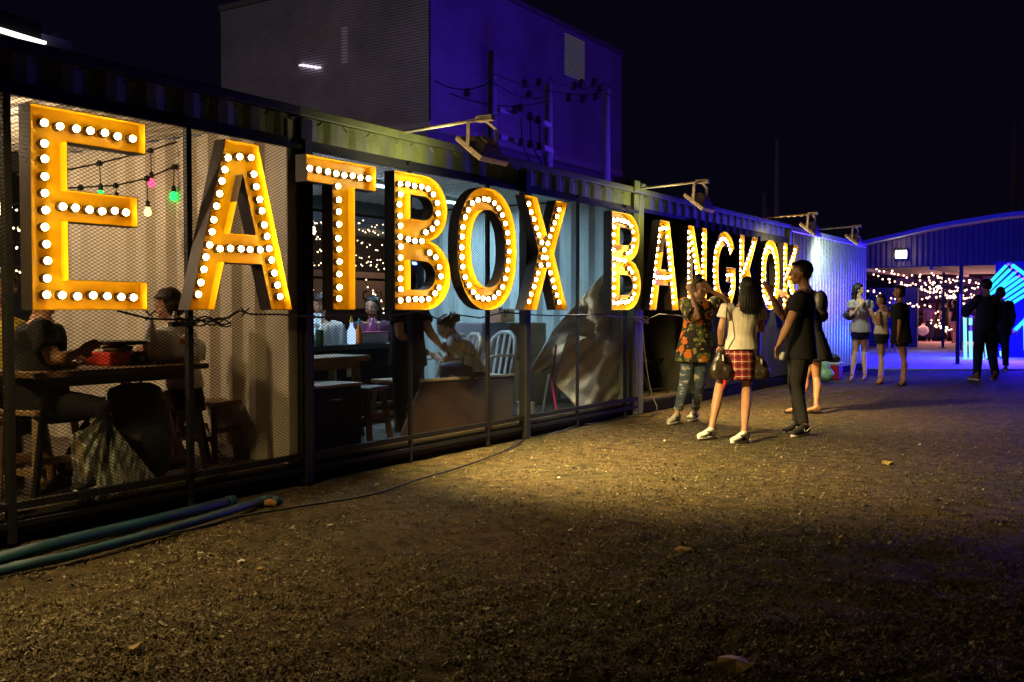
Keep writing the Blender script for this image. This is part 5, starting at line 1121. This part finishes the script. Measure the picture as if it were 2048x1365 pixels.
handbag(1444, 728, d-.10, .22, .30, BLL, 'slouchy black leather bag at the left hip of the long haired woman', (((1447,708,d-.1),(1452,665,d-.17),(1453,625,d-.13),(1454,603,d-.04)), ((1441,712,d-.1),(1444,700,d-.1),(1448,712,d-.1))))
handbag(1521, 733, d-.02, .19, .25, BLL, 'black shoulder bag with studs at the right hip of the long haired woman', (((1520,716,d),(1514,670,d-.1),(1511,630,d-.1),(1510,612,d-.02)),), 3)
t = thing('scarf', 'red and white scarf end hanging below the black leather bag', 'scarf', J(1448,760,d-.1)); m = MB(); m.tube([J(1447,748,d-.12)-J(1448,760,d-.1), J(1451,765,d-.12)-J(1448,760,d-.1), J(1447,780,d-.12)-J(1448,760,d-.1)], [.012,.018,.008], 8); m.build('cloth', CL('red_scarf', (.5,.03,.03)), t, smooth=True)
# ---- 5,6,7 three women with phones
d = 18.44; r = groundp(1717, 755)
j = dict(h=1.70, root=r, head=J(1717,580,d), neck=J(1718,597,d), shL=J(1739,606,d+.05), shR=J(1702,606,d-.05), elL=J(1741,634,d+.05), wrL=J(1731,612,d-.15), hdL=J(1724,603,d-.22), elR=J(1703,634,d-.1), wrR=J(1717,613,d-.25), hdR=J(1725,604,d-.28), hipL=J(1728,664,d), hipR=J(1713,664,d), knL=J(1729,706,d), knR=J(1711,706,d), anL=foot(1731,750), anR=foot(1705,752))
j['ftR'] = dirv(250); j['ftL'] = dirv(262)
person('tall woman in white tee and denim shorts looking at a phone beside the blue container', j, 205, 255, -12, SKIN2, True, CL('grey_tee', (.34,.28,.29)), ('shorts', DKBL), ('long', HAIR, .30, .075), ('sandal', TAN), vox=.012, loose=.040, sleeve=.42, hem=-.02, seed=21, wr=.012)
phone(J(1727,600,d-.26), dirv(255), UP, 'phone in the hands of the tall woman in the white tee')
t = thing('handbag', 'black shoulder bag against the blue container beside the tall woman', 'handbag', J(1700,630,d)); mb = MB(); mb.ell((0,0,0),(.14,.10,.10)); solid('bag_body', mb, BLL, t, .015, 2, .006); m = MB(); m.tube([(0,0,.08), J(1704,603,d-.03)-J(1700,630,d)], .01, 6); m.build('strap', BLACK, t)
d = 17.53; r = groundp(1762, 760)
j = dict(h=1.57, root=r, head=J(1761,601,d), neck=J(1764,617,d), shL=J(1756,626,d-.14), shR=J(1768,626,d+.14), elL=J(1759,652,d-.2), wrL=J(1746,630,d-.15), hdL=J(1740,618,d-.10), elR=J(1752,652,d+.12), wrR=J(1743,630,d+.05), hdR=J(1739,618,d), hipL=J(1762,672,d-.07), hipR=J(1765,672,d+.07), knL=J(1763,714,d-.07), knR=J(1764,714,d+.07), anL=foot(1765,757), anR=foot(1760,757))
j['ftR'] = dirv(95); j['ftL'] = dirv(100)
person('short woman with bobbed hair in cream top and black shorts, middle of the three', j, 110, 118, -8, SKIN2, True, CREAMC, ('shorts', BLKC, .012), ('bob', HAIRB), ('sandal', TAN), vox=.012, loose=.012, sleeve=0, hem=.08, seed=23)
phone(J(1738,608,d-.05), dirv(110), UP, 'phone raised by the short woman in the cream top')
d = 17.16; r = groundp(1808, 764)
j = dict(h=1.66, root=r, head=J(1797,584,d), neck=J(1801,602,d), shL=J(1797,612,d-.15), shR=J(1800,611,d+.15), elL=J(1799,645,d-.20), wrL=J(1797,672,d-.16), hdL=J(1797,688,d-.13), elR=J(1785,636,d+.15), wrR=J(1774,622,d+.1), hdR=J(1768,616,d+.1), hipL=J(1802,678,d-.08), hipR=J(1804,678,d+.08), knL=J(1808,716,d-.07), knR=J(1809,716,d+.07), anL=foot(1810,760), anR=foot(1806,758))
j['ftL'] = dirv(92); j['ftR'] = dirv(88)
person('woman with short dark hair in loose black top facing left, right one of the three', j, 88, 86, 0, SKIN, True, BLKC, ('shorts', BLKC, .012), ('bob', HAIR), ('sandal', BLACK), vox=.012, loose=.050, sleeve=.8, hem=-.12, seed=25, wr=.014)
# ---- two men by the neon
d = 18.7; r = groundp(1970, 754)
j = stand(1972, 754, 1.82, 12, stance=.15); j['elL'] = J(1929,628,d); j['wrL'] = J(1934,604,d+.3); j['hdL'] = J(1938,598,d+.4)
j['anL'] = foot(1955,750); j['anR'] = foot(1992,748); j['ftR'] = dirv(-60); j['knL'] = J(1957,705,d); j['knR'] = J(1984,705,d)
person('taller man in dark plaid shirt seen from behind in front of the glowing tubes', j, 10, 10, 0, SKIN, False, DKBL, ('trousers', DKBL, .026), ('short', HAIR), ('sneaker', TAN, SOLEW, 'plain', BLACK), vox=.014, loose=.035, sleeve=1.6, hem=-.15, seed=31, face=False)
j = stand(2000, 742, 1.72, -20, stance=.12)
person('smaller figure in dark blue beside the taller man, in front of the cyan arrow', j, -20, -20, 0, SKIN, True, DKBL, ('trousers', DKBL, .018), ('bob', HAIR), ('sneaker', TAN, SOLEW, 'plain', BLACK), vox=.014, loose=.035, sleeve=1.8, hem=-.12, seed=33, face=False)
# ---- people in and before the hall
far = [(1858,684,1.60,170,LILC,'trousers',DKBL,('long',HAIR,.28,.09),'woman in lilac top with white bag standing inside the curved roof hall'),
 (1889,685,1.68,20,BLKC,'trousers',BLKC,('short',HAIR),'man in black seen from behind by the lit shelf in the hall'),
 (1908,687,1.62,30,BLKC,'skirt',PNKC,('long',HAIR,.3,.1),'woman in pink skirt standing with her back turned in the hall'),
 (1925,689,1.60,200,LILC,'trousers',DKBL,('bob',HAIR),'person in pale top partly hidden by the glowing upright tube'),
 (1785,704,1.58,150,DKBL,'shorts',GRYC,('short',HAIRB),'figure in blue glimpsed between the short woman and the black top')]
for px, py, h, yw, top, kd, bm_, hr_, lab in far:
    j = stand(px, py, h, yw); person(lab, j, yw, yw, 0, SKIN2, True, top, (kd, bm_, .3) if kd == 'skirt' else (kd, bm_), hr_, ('sandal', BLACK), vox=.018, loose=.02, sleeve=.5, hem=-.05, seed=px, face=yw > 90)
t = thing('carrier_bag', 'white carrier bag hanging from the hand of the woman in lilac', 'bag', groundp(1846,684)+(0,0,.45)); mb = MB(); mb.ell((0,0,0),(.22,.12,.2)); mb.ell((0,0,.2),(.06,.04,.12)); solid('bag_body', mb, PLW, t, .02, 2, .01)
t = thing('high_table', 'small pale high table between the lilac top and the man in black', 'table', groundp(1873,680)); m = MB(); m.box(-.4,.4,-.25,.25,.72,.75); m.build('table_top', WHITEP, t); m = MB(); m.box(-.03,.03,-.03,.03,.02,.72); m.build('leg', WHITEP, t); m = MB(); m.box(-.2,.2,-.2,.2,0,.02); m.build('base', WHITEP, t)
# ---- diners in the first bay
d = 7.0; r = onfloor(345,-.72)
j = dict(h=1.60, root=r, head=J(336,610,d), neck=J(348,640,d), shL=J(352,658,d-.16), shR=J(358,654,d+.16), elL=J(345,712,d-.18), wrL=J(312,708,d-.12), hdL=J(296,702,d-.08), elR=J(340,706,d+.15), wrR=J(312,706,d+.1), hdR=J(296,702,d+.08), hipL=J(370,790,d-.07), hipR=J(374,788,d+.08), knL=J(310,802,d-.07), knR=J(316,800,d+.1), anL=J(352,905,d-.05), anR=J(358,900,d+.10))
j['ftL'] = j['ftR'] = dirv(95)
person('seated woman with short dark hair in pale top and black shorts behind the dining table', j, 95, 105, -18, SKIN2, True, WHC, ('shorts', BLKC, .012), ('bob', HAIRB), ('sandal', BLACK), vox=.010, loose=.018, sleeve=.6, hem=.1, seed=41)
d = 5.95; r = onfloor(85,-.45)
j = dict(h=1.72, root=r, head=J(92,588,d), neck=J(84,628,d), shL=J(80,655,d-.14), shR=J(84,655,d+.16), elL=J(108,722,d-.20), wrL=J(152,706,d-.12), hdL=J(183,690,d-.08), elR=J(110,716,d+.2), wrR=J(150,712,d+.15), hdR=J(180,706,d+.12), hipL=J(78,812,d-.08), hipR=J(80,812,d+.09), knL=J(205,820,d-.1), knR=J(210,812,d+.12), anL=J(190,945,d-.08), anR=J(120,955,d+.10))
j['ftL'] = j['ftR'] = dirv(270)
person('seated man in black tee, head hidden behind the letter E, hands over the table', j, 270, 268, -12, SKIN, False, BLKC, ('trousers', BLKC, .012), ('short', HAIR), ('sneaker', SHB, SOLEW, 'plain', BLACK), vox=.010, loose=.03, sleeve=.65, hem=-.08, seed=43, wr=.01, curl=(1.2,1.2))
d = 6.3; r = onfloor(8,-.75)
j = dict(h=1.66, root=r, head=J(8,575,d), neck=J(6,618,d), shL=J(-26,650,d-.02), shR=J(34,652,d+.05), elL=J(-34,705,d), wrL=J(-5,712,d+.1), hdL=J(15,705,d+.15), elR=J(42,712,d), wrR=J(20,718,d+.1), hdR=J(0,714,d+.2), hipL=J(-16,800,d), hipR=J(14,800,d+.05), knL=J(-30,830,d-.42), knR=J(52,845,d-.34), anL=J(-20,960,d-.35), anR=J(-10,870,d-.45))
t_, jj, rt_ = person('person in yellow top and striped black trousers, cut by the left edge of the picture', j, 190, 200, -10, SKIN, False, YELC, ('trousers', BLKC, .012), ('short', HAIR), ('sneaker', SHB, SOLEW, 'plain', BLACK), vox=.012, loose=.03, sleeve=.7, hem=-.02, seed=45)
for k_ in range(3): m = MB(); a = lin(jj['knR'], jj['anR'], .0)-FV*.06+UP*(.035-.03*k_); b_ = lin(jj['knR'], jj['anR'], .8)-FV*.055+UP*(.035-.03*k_); m.tube([a, lin(a,b_,.5)-FV*.012, b_], .006, 6); m.build('stripe', WP, t_)
# ---- people in the bar bay
d = 9.0
def barp(px, ptop, dd, yw, lab, top, hm=('short', HAIR), bt=('trousers', BLKC), h=1.68, ov=None, **kw):
    dep = dd; zt = EYE+(620-ptop)/FPX*dep; base = depthp(px, 620, dep); fz = max(FZ, .0); j = stand(px, 900, h, yw); r0 = j['root'].copy(); r1 = np.array([base[0], base[1], zt-h-.02])
    for a in list(j):
        if isinstance(j[a], np.ndarray): j[a] = j[a]-r0+r1
    if ov:
        for a, b_ in ov.items(): j[a] = J(*b_)
    return person(lab, j, yw, yw, -10, SKIN2, False, top, bt, hm, ('sneaker', SHB, SOLEW, 'plain', BLACK), vox=.013, **kw)
barp(640, 585, 9.9, 200, 'bartender in white shirt behind the bar, between the post and the letter T', WHC, loose=.03, sleeve=.6, hem=-.1, seed=51, h=1.62)
barp(745, 590, 10.6, 170, 'person in dark purple top behind the bar beside the letter B', CL('plum_cotton', (.08,.03,.06)), ('long', HAIR, .28, .09), loose=.03, sleeve=.6, hem=-.1, seed=53, h=1.6)
barp(815, 540, 9.1, 60, 'standing person in black shirt, head hidden behind the letter B', BLKC, loose=.035, sleeve=.6, hem=-.15, seed=55, h=1.66, ov=dict(elR=(862,668,9.1), wrR=(880,690,9.3), hdR=(893,700,9.4), elL=(800,670,8.9), wrL=(835,700,9.2), hdL=(855,705,9.3)))
d = 9.6; r = onfloor(905,-.9)
j = dict(h=1.62, root=r, head=J(892,655,d-.1), neck=J(908,672,d-.05), shL=J(908,682,d-.17), shR=J(925,678,d+.14), elL=J(897,715,d-.22), wrL=J(885,722,d-.2), hdL=J(876,716,d-.15), elR=J(905,715,d+.15), wrR=J(885,718,d+.1), hdR=J(874,714,d+.1), hipL=J(945,742,d-.08), hipR=J(950,740,d+.08), knL=J(890,738,d-.1), knR=J(895,736,d+.1), anL=J(892,830,d-.1), anR=J(897,828,d+.1))
person('person in white and black checked shirt bending forward on a white plastic chair', j, 95, 100, -35, SKIN2, True, CHK, ('trousers', DKBL), ('lowbun', HAIRB), ('sandal', BLACK), vox=.012, loose=.025, sleeve=.75, hem=-.02, seed=57)
# ================================================================== LITTER
LEAF = mat('dry_leaf', (.42,.28,.09), .7, 0, .35, 20); CHIP = mat('pale_chip', (.5,.42,.28), .8, 0, .2, 20)
ll = [(957,541/2+860,.045,'pale stone chip lying on the earth at the lower left, below the pipes',CHIP),(1025,571/2+860,.04,'small yellow leaf beside the pale stone chip',LEAF),(1315,393/2+860,.05,'pale flat scrap left of the middle of the ground',CHIP),(795,508/2+860,.035,'pale scrap nearest the black ground cable',CHIP),
 (520,896/2+860,.05,'thin yellow straw piece near the bottom left corner',LEAF)]
def scrap(px, py, s, lab, m_, rz):
    r_ = np.random.default_rng(int(px)); c = groundp(px, py); t = thing('fallen_leaf' if m_ is LEAF else 'stone_chip', lab, 'leaf' if m_ is LEAF else 'chip', c+(0,0,.012)); m = MB(); n = 9
    ring = [(s*(.5+.12*r_.normal())*cos(2*pi*k/n), s*.33*(1+.3*r_.normal())*sin(2*pi*k/n)) for k in range(n)]
    vs = [(0,0,s*.14)]+[(a,b_,s*.05*r_.normal()+.004) for a, b_ in ring]+[(a*.95,b_*.95,-.01) for a, b_ in ring]; m.add(vs, [(0,1+k,1+(k+1)%n) for k in range(n)]+[(1+k,1+n+k,1+n+(k+1)%n,1+(k+1)%n) for k in range(n)]); o = m.build('blade' if m_ is LEAF else 'flake', m_, t); t.rotation_euler = (.1,.05,rz)
for px, py, s, lab, m_ in ll: scrap(px/2, py, s, lab, m_, px)
scrap(1475, 1345, .16, 'long pale leaf at the bottom edge of the picture', LEAF, .9); scrap(1690, 1082, .06, 'yellow leaf on the dark ground, right of the middle', LEAF, 1.6); scrap(1370, 1107, .07, 'dull orange leaf on the ground below the tartan skirt woman', LEAF, .2); scrap(1778, 929, .09, 'pale leaf on the violet tinted ground below the three women', LEAF, .3)
# uncountable bits: wood chips, straw and dead grass, thick on the earth
r_ = np.random.default_rng(3)
def litter(n, lab, name, m_, smin, smax, tilt, asp, pmin=1.1, y0=690):
    px = r_.uniform(-30, 2080, n); u = r_.uniform(0, 1, n); py = y0+(1375-y0)*u**.95
    dep = FPX*EYE/(py-620); rr_ = (px-1024)/FPX*dep; x = CX+rr_*C_-dep*S_; y = rr_*S_+dep*C_
    x = x+r_.normal(size=n)*.02; y = y+r_.normal(size=n)*.02
    # clumps and bare patches
    den = vn2(x/.35, y/.35, 31)*.5+vn2(x/.11, y/.11, 32)*.5+.5*(vn2(x/1.6, y/1.6, 33)-.35)
    k = (x > .10) & (den+r_.uniform(-.25,.25,n) > .48) & (y < 30)
    x, y, dep = x[k], y[k], dep[k]; n = len(x); R_ = np.hypot(x-CX, y)
    z = (ground_height(x, y, R_*0+.01)-.012)*np.clip(6/R_, .15, 1)
    L = np.maximum(r_.uniform(smin, smax, n)*(1+.8*(r_.random(n) > .96)), pmin*2*dep/FPX); a = r_.uniform(0, 6.283, n); tl = r_.normal(size=n)*tilt; ro = r_.normal(size=n)*tilt
    d = np.stack([np.cos(a)*np.cos(tl), np.sin(a)*np.cos(tl), np.abs(np.sin(tl))], -1)*(L/2)[:, None]
    w = np.stack([-np.sin(a)*np.cos(ro), np.cos(a)*np.cos(ro), np.sin(ro)], -1)*(L*asp*r_.uniform(.6,1.4,n)/2)[:, None]
    c = np.stack([x, y, z+np.abs(d[:,2])+.002], -1)
    V = np.stack([c-d-w*.7, c-d*.2+w, c+d+w*.3, c+d*.5-w], 1).reshape(-1, 3)
    me = bpy.data.meshes.new(name); me.vertices.add(len(V)); me.vertices.foreach_set('co', V.ravel()); me.loops.add(4*n); me.loops.foreach_set('vertex_index', np.arange(4*n, dtype=np.int32))
    me.polygons.add(n); me.polygons.foreach_set('loop_start', np.arange(n, dtype=np.int32)*4); me.update(calc_edges=True); me.materials.append(m_)
    o = bpy.data.objects.new(name, me); COL.objects.link(o); return tag(o, lab, None, None, 'stuff')
litter(230000, 'brown wood chips and crumbs of earth covering the ground', 'wood_chips', mat('wood_chips', (.05,.036,.02), .9, 0, .5, 45, bump=0, col2=(.26,.20,.11)), .006, .016, .55, .6, .9)
litter(110000, 'short dry straw and dead grass strewn over the ground', 'dead_grass', mat('straw', (.14,.11,.045), .85, 0, .3, 60, bump=0, col2=(.46,.37,.19)), .012, .028, .45, .12, 1.0)
litter(9000, 'pale small stones strewn over the brown earth', 'gravel', mat('gravel_bits', (.22,.18,.12), .8, 0, .4, 30, bump=0, col2=(.5,.43,.3)), .012, .022, .35, .7)
